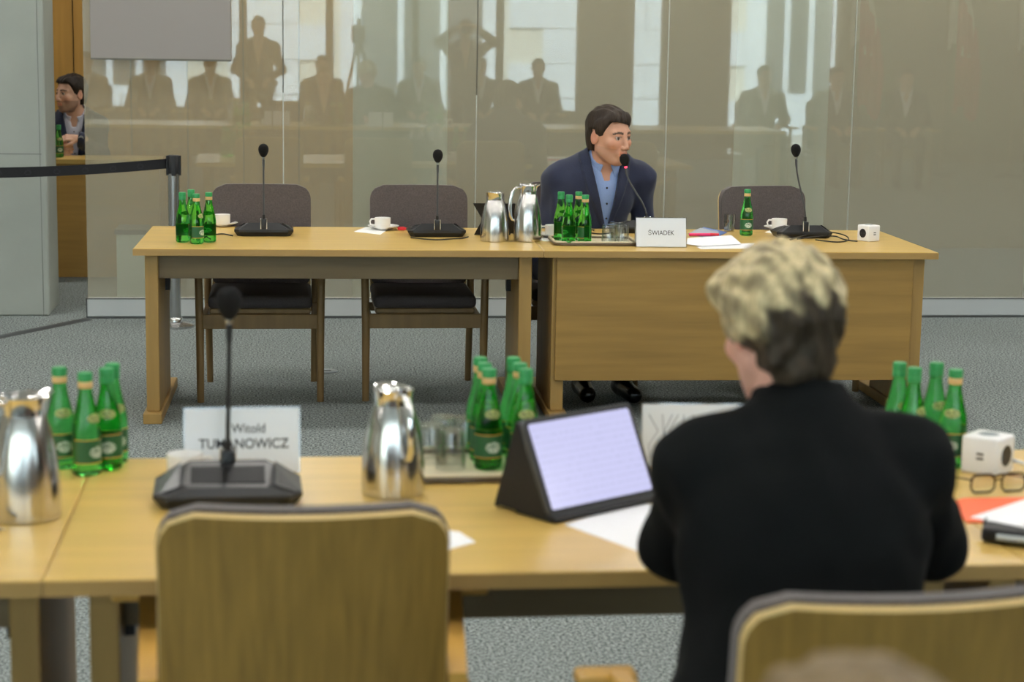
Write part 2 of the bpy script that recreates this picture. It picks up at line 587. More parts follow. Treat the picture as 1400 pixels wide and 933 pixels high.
# glass partition
seams = [-1.145, -0.025, 1.086, 2.205, 3.325, 4.445, 5.562, 6.68, 7.8, 8.92, 10.04, 11.95]
wb = st(empty('wall_back', (0, YW, 0)), 'smoked beige glass partition mirroring the windows', 'glass wall')
for a, b in zip(seams[:-1], seams[1:]):
    MB().box((a + 0.003, 0, 0.118), (b - 0.003, 0.012, ZC)).build('glass_panel', MAT['partition_glass'], wb)
for s in seams[1:-1]:
    MB().box((s - 0.003, 0.003, 0.118), (s + 0.003, 0.010, 1.30)).build('seam', MAT['seam_bright'], wb)
    MB().box((s - 0.003, 0.003, 1.30), (s + 0.003, 0.010, ZC)).build('seam', MAT['seam_dark'] if s < 1.5 else MAT['seam_bright'], wb)
bb = st(MB().box((-1.145, YW - 0.03, 0.012), (11.95, YW + 0.05, 0.118), 0.003).build('baseboard_back', MAT['rail_white']), 'white metal rail along the foot of the glass partition', 'rail')
MB().box((-1.15, YW - 0.032, 0.0), (11.95, YW + 0.05, 0.012)).build('rail_foot', MAT['rail_dark'], bb)
MB().box((-1.147, YW - 0.031, 0.112), (11.95, YW - 0.0295, 0.118)).build('rail_lip', MAT['rail_dark'], bb)
MB().box((-1.150, YW - 0.031, 0.0), (-1.144, YW + 0.05, 0.118)).build('rail_end', MAT['rail_dark'], bb)

# dark floor strip running from the end of the partition
a, b = P(118, 437, 0), P(-40, 469, 0)
d = (b - a) / np.linalg.norm(b - a); nrm = np.array([-d[1], d[0], 0]) * 0.045
strip = MB()
strip.add([a - nrm, b - nrm, b + nrm, a + nrm, a - nrm * .4 + [0, 0, .006], b - nrm * .4 + [0, 0, .006], b + nrm * .4 + [0, 0, .006], a + nrm * .4 + [0, 0, .006]],
          [(0, 1, 5, 4), (4, 5, 6, 7), (7, 6, 2, 3), (3, 0, 4, 7), (1, 2, 6, 5), (3, 2, 1, 0)])
tag(strip.build('cable_cover', MAT['strip_dark']), 'dark low cable cover strip crossing the carpet to the partition end', 'cable cover')
dd = P(447, 508, 0)
fd = empty('floor_socket', (dd[0], dd[1], 0), 0, 'round pale floor socket cover set in the carpet', 'floor socket')
MB().lathe([(0.056, 0), (0.056, 0.003), (0.05, 0.005)], 28).build('cover_plate', MAT['floor_disc'], fd, True)
MB().box((-0.02, -0.004, 0.005), (0.02, 0.004, 0.0065)).build('latch', MAT['rail_dark'], fd)

# corridor behind: wooden plank wall, painted wall, columns, counter
ww = st(empty('wall_corridor', (0, 14.7, 0)), 'wooden plank wall seen through the doorway', 'wall')
xg = PY(100, 60, 14.7)[0]
for k in range(-4, 6):
    MB().box((xg + k * 0.42 + 0.004, 0, 0), (xg + (k + 1) * 0.42 - 0.004, 0.03, ZC), 0.003).build('plank', MAT['wall_wood'], ww)
MB().box((xg - 8.5, 0.03, 0), (xg + 2.6, 0.12, ZC)).build('plank_backing', MAT['seam_dark'], ww)  # carried on past the planks to keep sunlight out of the room
st(MB().box((xg + 2.52, 14.7, 0), (12, 14.85, ZC)).build('wall_passage', MAT['wall_passage']), 'beige passage wall dimly seen through the partition', 'wall')
for i, (px, r) in enumerate(((547, 0.29), (1066, 0.29))):
    c = PY(px, 200, 11.75)
    st(MB().lathe([(r, 0), (r, ZC)], 40, (c[0], 11.75, 0)).build('trim_%d' % (i + 2), MAT['column_pale'], None, True),
       ('pale round column standing behind the glass partition behind the middle chair', 'pale round column standing behind the glass partition behind the water glass and single bottle')[i], 'column')
c = PY(181, 360, 11.7)
lc = empty('low_cabinet', (c[0], 11.75, 0), 0, 'low pale cabinet standing behind the glass partition', 'cabinet')
MB().box((-0.085, -0.15, 0), (0.085, 0.15, 0.42), 0.004).build('body', MAT['column_pale'], lc)
MB().box((-0.095, -0.16, 0.42), (0.095, 0.16, 0.45), 0.003).build('top', MAT['facade_dark'], lc)

yc = 12.82
zt = PY(95, 218, yc)[2]
ct = empty('reception_counter', (-1.6, yc, 0), 0, 'wooden counter in front of the man in the doorway', 'counter')
MB().box((-1.5, 0.02, 0), (0.75, 0.05, zt - 0.03)).build('front_panel', MAT['counter_wood'], ct)
MB().box((-1.5, 0.0, zt - 0.03), (0.75, 0.42, zt), 0.003).build('top', MAT['oak_top'], ct)
MB().box((-1.5, 0.035, 0), (0.75, 0.06, 0.03)).build('plinth', MAT['rail_dark'], ct)
for x in (-1.48, 0.70):
    MB().box((x, 0.06, 0), (x + 0.03, 0.40, zt - 0.03)).build('side_panel', MAT['counter_wood'], ct)

# grey board added before the glass, standing in for a reflected screen
q0, q1 = PY(124, 80, 10.96), PY(316, 82, 10.96)
br = empty('reflection_board', ((q0[0] + q1[0]) / 2, 10.96, q0[2]), 0, 'grey board added before the glass partition as a screen reflection', 'board')
hw = (q1[0] - q0[0]) / 2
MB().box((-hw, 0, 0), (hw, 0.02, 1.5), 0.003).build('panel', MAT['screen_reflection_grey'], br)
MB().box((-hw, -0.004, -0.006), (hw, 0.022, 0.004)).build('bottom_bar', MAT['seam_dark'], br)
for s in (-0.7, 0.7):
    MB().tube([(s * hw, 0.01, 1.49), (s * hw, 0.01, ZC - q0[2])], 0.004, 6).build('added_wire', MAT['steel_post'], br)  # made-up wires holding the added board

# window wall behind the photographer, seen as the reflection in the glass
YR = -3.0
wr = st(empty('wall_rear', (0, YR, 0)), 'rear wall with tall windows to the courtyard', 'wall')
wins = [(-8.2, 3.81), (4.55, 4.95), (5.85, 7.35)]
prev = -9.0
for a, b in wins + [(12.0, 12.0)]:
    if a > prev:
        MB().box((prev, -0.25, 0), (a, 0.0, ZC)).build('pier', MAT['wall_dim'], wr)
    prev = b
MB().box((-9, -0.25, 3.2), (12, 0, ZC)).build('lintel', MAT['wall_dim'], wr)
for i, (a, b) in enumerate(wins):
    w = st(empty('window_%d' % (i + 1), ((a + b) / 2, YR - 0.12, 0)), ('wide floor to ceiling window with dark mullions', 'narrow slit window between two piers', 'tall window beside the flags')[i], 'window')
    h = (b - a) / 2
    MB().box((-h, -0.03, 0), (h, 0.03, 0.06)).build('sill', MAT['mullion'], w)
    if i == 0:
        MB().box((-h, -0.1, 0), (h, 0.1, 0.62)).build('light_block_wall', MAT['wall_dim'], w)  # unseen low wall added to block bright window light near the floor
        xs = [x for x in (-0.57 + 1.115 * k for k in range(-6, 4)) if x > a + 0.2]
        for x in xs:
            MB().box((x - h * 0 - (a + b) / 2 - 0.05, -0.05, 0.06), (x - (a + b) / 2 + 0.05, 0.05, 3.2)).build('mullion', MAT['mullion'], w)
        edges = [a] + xs + [b]
    else:
        edges = [a, b]
    for x0, x1 in zip(edges[:-1], edges[1:]):
        MB().box((x0 - (a + b) / 2, -0.004, 0.06), (x1 - (a + b) / 2, 0.004, 3.2)).build('pane', MAT['window_pane'], w)

# courtyard and the pale building opposite
st(MB().box((-30, -40, -0.3), (40, -3.3, -0.1)).build('ground', MAT['courtyard']), 'pale paved courtyard outside the windows', 'courtyard')
fb = empty('courtyard_building', (0, -11.0, -0.1), 0, 'pale stone building across the courtyard, mirrored in the glass', 'building')
MB().box((-22, -1.0, 0), (32, -0.06, 14)).build('wall', MAT['seam_bright'], fb)
holes = [(1.2, 3.4, 0.0, 2.4), (8.3, 9.6, 0.6, 2.7), (-3.5, -2.0, 0.6, 2.7), (11.5, 12.8, 0.6, 2.7), (-7.5, -6.0, 0.6, 2.7)]
blk = MB().box((0.006, -0.06, 0.006), (1.194, 0, 0.594), 0.004).build('stone_block', MAT['facade'], fb)
blk.location = (-10, 0, 0)
for j in range(9):
    for i in range(24):
        x, z = -10 + i * 1.2 + (0.6 if j % 2 else 0), j * 0.6
        if (i == 0 and j == 0) or any(x + 1.2 > h[0] and x < h[1] and z + 0.6 > h[2] and z < h[3] for h in holes): continue
        c = blk.copy(); COL.objects.link(c); c.parent = fb; c.location = (x, 0, z)
for (x0, x1, z0, z1) in holes:
    w = MB().box((x0 - 0.3, -0.3, z0), (x1 + 0.3, -0.05, z1 + 0.1)).build('window_reveal', MAT['facade'], fb)
    for k in range(3):
        dx = (x1 - x0) / 3
        MB().box((x0 + k * dx + 0.06, -0.05, z0 + 0.15), (x0 + (k + 1) * dx - 0.06, -0.03, z1 - 0.1)).build('window', MAT['facade_dark'], fb)

# round ceiling downlights: each lamp is its own fitting
proto = None
for iy, y in enumerate((2.4, 4.4, 6.4, 8.4, 10.2, 11.38, 13.6)):  # row just behind the glass is added to light the columns
    for x in (-6.0, -4.0, -2.0, 0.0, 2.0, 4.0, 6.0, 8.0):
        if proto is None:
            proto = empty('ceiling_light', (x, y, ZC), 0, 'round white downlight recessed in the ceiling', 'ceiling light', 'ceiling downlights')
            MB().lathe([(0.15, -0.012), (0.15, 0.0)], 20).build('trim_ring', MAT['white_plastic'], proto)
            MB().lathe([(0.125, -0.016), (0.125, -0.011)], 20).build('diffuser', MAT['lamp_light'], proto)
        else:
            copy_tree(proto).location = (x, y, ZC)

# ================================================================== furniture
DW, DD, DH = 1.73, 0.92, 0.75
FAR_ROT = math.radians(-1.15)
FO = P(181, 340, DH)                              # front corner of the far row of desks


def far(x, y, z=0.0):
    """a point in the frame of the far desks: x along the row, y away from the camera"""
    c, s = math.cos(FAR_ROT), math.sin(FAR_ROT)
    return (FO[0] + c * x - s * y, FO[1] + s * x + c * y, z)


def desk(loc, rz, label, modesty, group=None, near=False):
    """desk with its camera-side edge on y = 0, x from 0 to DW"""
    d = empty('desk', loc, rz, label, 'desk', group)
    tp = MB().box((0.001, 0, DH - 0.03), (DW - 0.001, DD, DH), 0.003).build('desk_top', MAT['oak_top'], d)
    MB().box((0.001, -0.0015, DH - 0.029), (DW - 0.001, 0.0005, DH - 0.002)).build('edge_band', MAT['oak_edge'], tp)
    for x0 in (0.045, DW - 0.1):
        y0 = 0.30 if near else 0.05
        MB().box((x0, y0, 0.045), (x0 + 0.055, y0 + 0.57, DH - 0.03), 0.003).build('leg', MAT['oak_leg'], d)
        MB().box((x0 - 0.012, 0.06 if near else 0.0, 0.0), (x0 + 0.067, DD if near else DD - 0.06, 0.045), 0.003).build('foot', MAT['oak_leg'], d)
        s = 0.055 if x0 < 0.5 else -0.02
        MB().box((x0 + s, 0.4, 0.52), (x0 + s + 0.02, 0.45, 0.58)).build('cable_clip', MAT['black_plastic'], d)
    if modesty:
        MB().box((0.06, 0.03, 0.18), (DW - 0.10, 0.048, DH - 0.03), 0.002).build('modesty_panel', MAT['oak_panel'], d)
        MB().box((DW - 0.10, 0.30, DH - 0.046), (DW - 0.03, 0.40, DH - 0.031)).build('bracket', MAT['black_plastic'], d)
    else:
        ya, za = (0.37, 0.55) if near else (0.075, 0.615)
        MB().box((0.1, ya, za), (DW - 0.1, ya + 0.02, DH - 0.03), 0.002).build('apron', MAT['oak_apron_shaded'], d)
        MB().box((0.1, DD - 0.12, 0.615), (DW - 0.1, DD - 0.10, DH - 0.03), 0.002).build('apron', MAT['oak_apron_shaded'], d)
    return d


desk(far(0, 0), FAR_ROT, 'oak desk with open front standing before the two empty chairs', False)
desk(far(DW, 0), FAR_ROT, 'oak desk with closed front panel where the witness sits', True)
NX, NY = -0.413, 3.166
desk((NX - DW, NY, 0), 0, 'oak desk adjoining the end of the desk with the empty chair', False, None, True)
desk((NX, NY, 0), 0, 'oak desk carrying the tablet, behind the empty armchair', False, None, True)
desk((NX + DW, NY, 0), 0, 'oak desk carrying the orange folder', False, None, True)
desk((NX - 2 * DW, NY, 0), 0, 'oak desk ending the row on the pillar side', False, None, True)
desk((NX + 2 * DW, NY, 0), 0, 'oak desk ending the row on the flag side', False, None, True)


def smooth_panel(w, z0, z1, y0, curve, t, r, lean, top_dip=0.0, n=22, mz=14):
    """upright curved shell: outline with round corners, concave towards +y"""
    fr, bk = [], []
    for j in range(mz + 1):
        v = j / mz
        z = z0 + (z1 - z0) * v
        e = min(z - z0, z1 - z)
        hw = w / 2 - (r - math.sqrt(max(0, r * r - (r - min(e, r)) ** 2)))
        for i in range(n + 1):
            u = -1 + 2 * i / n
            x = u * hw
            y = y0 - curve * (1 - (x / (w / 2)) ** 2) - lean * v
            zz = z - top_dip * v * (1 - (x / (w / 2)) ** 2)
            fr.append((x, y + t / 2, zz)); bk.append((x, y - t / 2, zz))
    N = (n + 1)
    v = fr + bk
    o = len(fr)
    f = []
    for j in range(mz):
        for i in range(n):
            a = j * N + i
            f.append((a, a + 1, a + 1 + N, a + N)[::-1])
            f.append((o + a, o + a + 1, o + a + 1 + N, o + a + N))
    for i in range(n):
        f.append((i, o + i, o + i + 1, i + 1)[::-1])
        a = mz * N + i
        f.append((a, a + 1, o + a + 1, o + a)[::-1])
    for j in range(mz):
        a = j * N
        f.append((a, a + N, o + a + N, o + a)[::-1])
        a = j * N + n
        f.append((a, o + a, o + a + N, a + N)[::-1])
    return v, f


def warp_z(zs):
    return zs


def chair(loc, rz, label, group=None):
    """armchair facing +y: plywood back shell with a grey pad, four legs, two arms"""
    c = empty('armchair', loc, rz, label, 'chair', group)
    # back shell, its light ply edge, the pad
    v, f = smooth_panel(0.455, 0.40, 0.930, -0.235, 0.048, 0.012, 0.06, 0.055, 0.0, 24, 30)
    sh = MB().add(v, f).build('back_shell', MAT['chair_shell'], c, True)
    v, f = smooth_panel(0.459, 0.398, 0.934, -0.2285, 0.048, 0.006, 0.06, 0.055, 0.0, 24, 30)
    MB().add(v, f).build('shell_edge', MAT['chair_edge'], sh, True)
    v, f = smooth_panel(0.462, 0.46, 0.941, -0.209, 0.048, 0.032, 0.065, 0.055, 0.0, 24, 30)
    MB().add(v, f).build('back_pad', MAT['pad_grey'], c, True)
    out = []                                      # rounded light lipping round the shell
    for x, z in round_rect(0.447, 0.522, 0.058, 8):
        zz = z + 0.667
        t = (zz - 0.40) / 0.53
        out.append((x, -0.2345 - 0.048 * (1 - (x / 0.2275) ** 2) - 0.055 * t, zz))
    fine = []
    for i in range(len(out)):
        a, b = Vector(out[i]), Vector(out[(i + 1) % len(out)])
        k = max(1, int((b - a).length / 0.03))
        for j in range(k):
            p = a.lerp(b, j / k)
            t = (p.z - 0.40) / 0.53
            fine.append((p.x, -0.2345 - 0.048 * (1 - (p.x / 0.2275) ** 2) - 0.055 * t, p.z))
    MB().tube(fine, 0.0058, 8, True).build('lipping', MAT['chair_edge'], sh, True)
    MB().box((-0.225, -0.25, 0.40), (0.225, 0.23, 0.425), 0.005).build('seat_board', MAT['chair_leg'], c)
    MB().box((-0.232, -0.21, 0.425), (0.232, 0.25, 0.485), 0.022, 3).build('seat', MAT['seat_dark'], c, True)
    for s in (-1, 1):
        MB().tube([(s * 0.268, 0.235, 0), (s * 0.268, 0.235, 0.35), (s * 0.274, 0.225, 0.635)], [0.016, 0.019, 0.017], 12).build('leg', MAT['chair_leg'], c, True)
        MB().tube([(s * 0.245, -0.265, 0), (s * 0.25, -0.24, 0.4), (s * 0.252, -0.25, 0.635)], [0.015, 0.018, 0.016], 12).build('leg', MAT['chair_leg'], c, True)
        ar = [(s * 0.246 - 0.015, -0.275), (s * 0.246 + 0.015, -0.275), (s * 0.283 + 0.015, 0.25), (s * 0.283 - 0.015, 0.25)]
        MB().prism(ar, 0.629, 0.655).build('arm_rest', MAT['chair_arm'], c)
        MB().box((s * 0.300 - 0.05, 0.235, 0.625), (s * 0.300 + 0.05, 0.29, 0.651), 0.008, 2).build('arm_end', MAT['chair_arm'], c, True)
        MB().box((s * 0.25 - 0.012, -0.24, 0.345), (s * 0.25 + 0.012, 0.23, 0.385), 0.003).build('side_rail', MAT['chair_leg'], c)
    MB().box((-0.255, 0.222, 0.335), (0.255, 0.246, 0.400), 0.003).build('front_rail', MAT['chair_leg'], c)
    MB().box((-0.245, -0.25, 0.345), (0.245, -0.23, 0.385), 0.003).build('back_rail', MAT['chair_leg'], c)
    return c


def chair_copy(src, loc, rz, label, group=None):
    c = copy_tree(src)
    c.location = Vector([float(q) for q in loc]); c.rotation_euler = (0, 0, rz)
    c['label'] = label
    if group: c['group'] = group
    return c


FC = math.pi + FAR_ROT
a, b = P(272, 555, 0), P(438, 555, 0)
m1 = (a + b) / 2
chair0 = chair((m1[0] + 0.003, m1[1] + 0.325, 0), math.pi, 'grey padded wooden armchair standing next to the belt stanchion')
a, b = P(498, 553, 0), P(664, 553, 0)
m2 = (a + b) / 2
chair_copy(chair0, (m2[0] + 0.003, m2[1] + 0.325, 0), math.pi, 'empty grey padded armchair between the pale column and the witness')
m3 = P(800, 545, 0)
CH3 = (m3[0], 8.98, 0)
chair_copy(chair0, CH3, math.pi, 'armchair the witness in the navy jacket sits on')
b4 = PY(1040, 300, 9.08)
chair_copy(chair0, (b4[0] + 0.07, 8.83, 0), math.pi + 0.26, 'empty grey padded armchair behind the single opened bottle and water glass')
# near chairs, seen from behind
cn = PY(415.5, 690, 2.95)
chair_copy(chair0, (cn[0], 3.20, 0), 0.0, 'empty wooden armchair pushed to the tablet desk before the two line name card')
cw = PY(1008, 830, 2.40)
CH6 = (cw[0] + 0.225, 2.68, 0)
chair_copy(chair0, CH6, 0.03, 'wooden armchair of the woman in the black jacket')

# ------------------------------------------------------------------ belt stanchions
sp_ = P(240, 447, 0)


def stanchion(loc, label):
    s = empty('belt_stanchion', loc, 0, label, 'stanchion')
    MB().lathe([(0.105, 0), (0.105, 0.012), (0.085, 0.02), (0.04, 0.028)], 32).build('base', MAT['steel_post'], s, True)
    MB().lathe([(0.04, 0.024), (0.04, 0.05), (0.036, 0.055)], 24).build('collar', MAT['chrome'], s, True)
    MB().lathe([(0.032, 0.05), (0.032, 0.90)], 24).build('post', MAT['steel_post'], s, True)
    hd = MB().lathe([(0.033, 0.86), (0.033, 0.955), (0.028, 0.962)], 24).build('head', MAT['black_plastic'], s, True)
    for k in range(4):
        a = k * math.pi / 2 + 0.05
        M = Matrix.Rotation(a, 4, 'Z')
        MB().box((-0.012, 0.030, 0.85), (0.012, 0.041, 0.96), 0.002, 1, M).build('belt_clip', MAT['black_plastic'], s)
    return s


stanchion((sp_[0], sp_[1], 0), 'steel post of the black belt barrier beside the open fronted desk')
e1 = P(-130, 480, 0)
stanchion((e1[0], e1[1], 0), 'steel post holding the other end of the black belt')
pa, pb_ = Vector((sp_[0] - 0.036, sp_[1], 0.915)), Vector((e1[0] + 0.036, e1[1], 0.915))
belt = empty('barrier_belt', pa, 0, 'black barrier belt stretched from the steel post', 'belt')
dv = pb_ - pa
L = dv.length
M = Matrix.Rotation(math.atan2(dv.y, dv.x), 4, 'Z')
nb = 16
v, f = [], []
for k in range(nb + 1):
    t = k / nb
    sag = -0.02 * 4 * t * (1 - t)
    for dz in (-0.027, 0.027):
        for dy in (-0.001, 0.001):
            v.append(M @ Vector((L * t, dy, dz + sag)))
for k in range(nb):
    a = k * 4
    f += [(a, a + 4, a + 6, a + 2), (a + 1, a + 3, a + 7, a + 5), (a + 2, a + 6, a + 7, a + 3), (a, a + 1, a + 5, a + 4)]
mesh_obj('webbing', v, f, MAT['belt_black'], belt)
for k in range(1, 9):
    t = k / 9.0
    em = MB()
    sag = -0.02 * 4 * t * (1 - t)
    for j in range(5):
        a = math.pi * j / 4
        em.box((L * t + 0.016 * math.cos(a) - 0.004, 0.0012, sag + 0.013 * math.sin(a) - 0.009), (L * t + 0.016 * math.cos(a) + 0.004, 0.002, sag + 0.013 * math.sin(a) + 0.001), 0, 1, M)
    em.box((L * t - 0.014, 0.0012, sag - 0.016), (L * t + 0.014, 0.002, sag - 0.011), 0, 1, M)
    em.build('printed_emblem', MAT['emblem_grey'], belt)

# ================================================================== tableware builders
Z0 = DH


def make_bottle():
    b = empty('water_bottle', (0, 0, 0))
    prof = [(0.012, 0.004), (0.024, 0.0), (0.0295, 0.004), (0.0305, 0.012), (0.0305, 0.086), (0.030, 0.096), (0.0275, 0.114), (0.0235, 0.132), (0.0190, 0.150), (0.0152, 0.168), (0.0136, 0.182), (0.0134, 0.190)]
    MB().lathe(prof, 28).build('glass_body', MAT['bottle_green'], b, True)
    MB().lathe([(0.0150, 0.197), (0.0155, 0.199), (0.0155, 0.212), (0.0140, 0.215)], 20).build('cap', MAT['cap_green'], b, True)
    MB().lathe([(0.0148, 0.183), (0.0153, 0.184), (0.0153, 0.196), (0.0148, 0.1968)], 20).build('cap_ring', MAT['cap_ring'], b, True)
    n = 28
    v, f = [], []
    for k in range(13):                            # body label wraps half the bottle
        a = math.radians(-95 + 190 * k / 12) - math.pi / 2
        for z in (0.0265, 0.0775):
            v.append((0.0309 * math.cos(a), 0.0309 * math.sin(a), z))
    for k in range(12):
        f.append((2 * k, 2 * k + 2, 2 * k + 3, 2 * k + 1))
    mesh_obj('body_label', v, f, MAT['bottle_label'], b, True)
    v, f = [], []
    for k in range(9):
        a = math.radians(-40 + 80 * k / 8) - math.pi / 2
        w = 0.010 * math.sqrt(max(0.05, 1 - ((k - 4) / 4.2) ** 2))
        for z, r in ((0.121 - w, 0.0269 + w * 0.20), (0.121 + w, 0.0263 - w * 0.21)):
            v.append((r * math.cos(a), r * math.sin(a), z))
    for k in range(8):
        f.append((2 * k, 2 * k + 2, 2 * k + 3, 2 * k + 1))
    mesh_obj('neck_label', v, f, MAT['neck_label'], b, True)
    return b


BOT = make_bottle()
_first = {}


def put(src, px, py, rz=0.0, z=Z0, label=None, cat=None, group=None):
    """first use takes the model itself, later ones copies of it and of its parts"""
    if src.name in _first:
        o = copy_tree(src)
        for k in ('group',):
            if k in o: del o[k]
    else:
        o = src
        _first[src.name] = 1
    p = P(px, py, z)
    o.location = (float(p[0]), float(p[1]), z)
    o.rotation_euler = (0, 0, rz)
    return tag(o, label, cat, group)


def bottles(spots, label, group, z=Z0):
    for px, py, rz, ring in spots:
        kind = 'green water bottle with tan neck ring ' if ring else 'green water bottle with all green cap '
        b = put(BOT, px, py, rz, z, kind + label, 'bottle', group)
        for ch in b.children:
            if ch.name.startswith('cap_ring'):
                ch.material_slots[0].link = 'OBJECT'
                ch.material_slots[0].material = MAT['cap_ring' if ring else 'cap_green']


def lathe_part(name, prof, mat, parent, n=32):
    return MB().lathe(prof, n).build(name, MAT[mat], parent, True)


def make_jug():
    """steel vacuum jug; handle towards -y"""
    j = empty('vacuum_jug', (0, 0, 0))
    lathe_part('body', [(0.058, 0.0), (0.063, 0.003), (0.064, 0.02), (0.0635, 0.06), (0.061, 0.10), (0.056, 0.14), (0.049, 0.175), (0.042, 0.200), (0.0385, 0.210)], 'steel', j, 48)
    top = MB()
    n = 40
    prof = [(0.0385, 0.208), (0.0375, 0.220), (0.0385, 0.236), (0.041, 0.246)]
    v, f = [], []
    for r, z in prof + [(0.038, 0.247), (0.033, 0.236), (0.0, 0.234)]:
        for k in range(n):
            a = 2 * math.pi * k / n
            g = max(0, math.cos(a - math.pi / 2)) ** 6           # pouring lip towards +y
            up = max(0, (z - 0.220) / 0.027)
            rr = r + (0.020 * g * up if r > 0.034 else 0)
            v.append((rr * math.cos(a), rr * math.sin(a), z + 0.006 * g * up))
    m_ = 7
    for i in range(m_ - 1):
        for k in range(n):
            k2 = (k + 1) % n
            f.append((i * n + k, i * n + k2, (i + 1) * n + k2, (i + 1) * n + k))
    top.add(v, f).build('spout_collar', MAT['chrome'], j, True)
    ld = MB().lathe([(0.033, 0.232), (0.033, 0.244), (0.028, 0.252), (0.014, 0.256)], 28).build('lid', MAT['chrome'], j, True)
    MB().box((-0.010, -0.045, 0.246), (0.010, -0.012, 0.256), 0.003, 2).build('lever', MAT['chrome'], j, True)
    hp = [(0, -0.036, 0.238), (0, -0.058, 0.238), (0, -0.076, 0.222), (0, -0.086, 0.190), (0, -0.089, 0.150), (0, -0.086, 0.115), (0, -0.078, 0.098), (0, -0.066, 0.094)]
    hb = MB()
    pts = [Vector(p) for p in hp]
    hb.tube([p for p in pts], [0.006, 0.007, 0.008, 0.0085, 0.0085, 0.008, 0.007, 0.005], 12)
    hb.build('handle', MAT['chrome'], j, True)
    return j


JUG = make_jug()


def make_cup():
    c = empty('coffee_cup', (0, 0, 0))
    lathe_part('bowl', [(0.024, 0.0), (0.026, 0.003), (0.0345, 0.008), (0.0365, 0.018), (0.0375, 0.054), (0.036, 0.054), (0.0345, 0.02), (0.03, 0.010), (0.001, 0.009)], 'porcelain', c, 32)
    MB().tube([(-0.036, 0, 0.047), (-0.052, 0, 0.047), (-0.059, 0, 0.036), (-0.055, 0, 0.022), (-0.036, 0, 0.018)], 0.0042, 8).build('handle', MAT['porcelain'], c, True)
    return c


def make_saucer():
    s = empty('saucer', (0, 0, 0))
    lathe_part('plate', [(0.03, 0.0), (0.034, 0.001), (0.055, 0.008), (0.073, 0.016), (0.073, 0.018), (0.054, 0.0105), (0.028, 0.0045), (0.001, 0.004)], 'porcelain', s, 40)
    return s


CUP, SAU = make_cup(), make_saucer()


def make_tumbler():
    """glass standing upside down"""
    g = empty('drinking_glass', (0, 0, 0))
    MB().lathe([(0.0305, 0.0), (0.0325, 0.0), (0.0325, 0.002), (0.029, 0.080), (0.027, 0.084), (0.001, 0.084), (0.001, 0.076), (0.026, 0.075), (0.0305, 0.0)], 32, caps=False).build('wall', MAT['clear_glass'], g, True)
    return g


TUM = make_tumbler()


def make_tray():
    t = empty('serving_tray', (0, 0, 0))
    MB().prism(round_rect(0.355, 0.255, 0.03), 0.0, 0.006).build('plate', MAT['tray_cream'], t)
    pts = [(x, y, 0.009) for x, y in round_rect(0.362, 0.262, 0.033)]
    MB().tube(pts, 0.0075, 8, True).build('rim', MAT['tray_edge'], t, True)
    pts = [(x, y, 0.0155) for x, y in round_rect(0.362, 0.262, 0.033)]
    MB().tube(pts, 0.005, 8, True).build('rim_top', MAT['tray_cream'], t, True)
    return t


TRAY = make_tray()


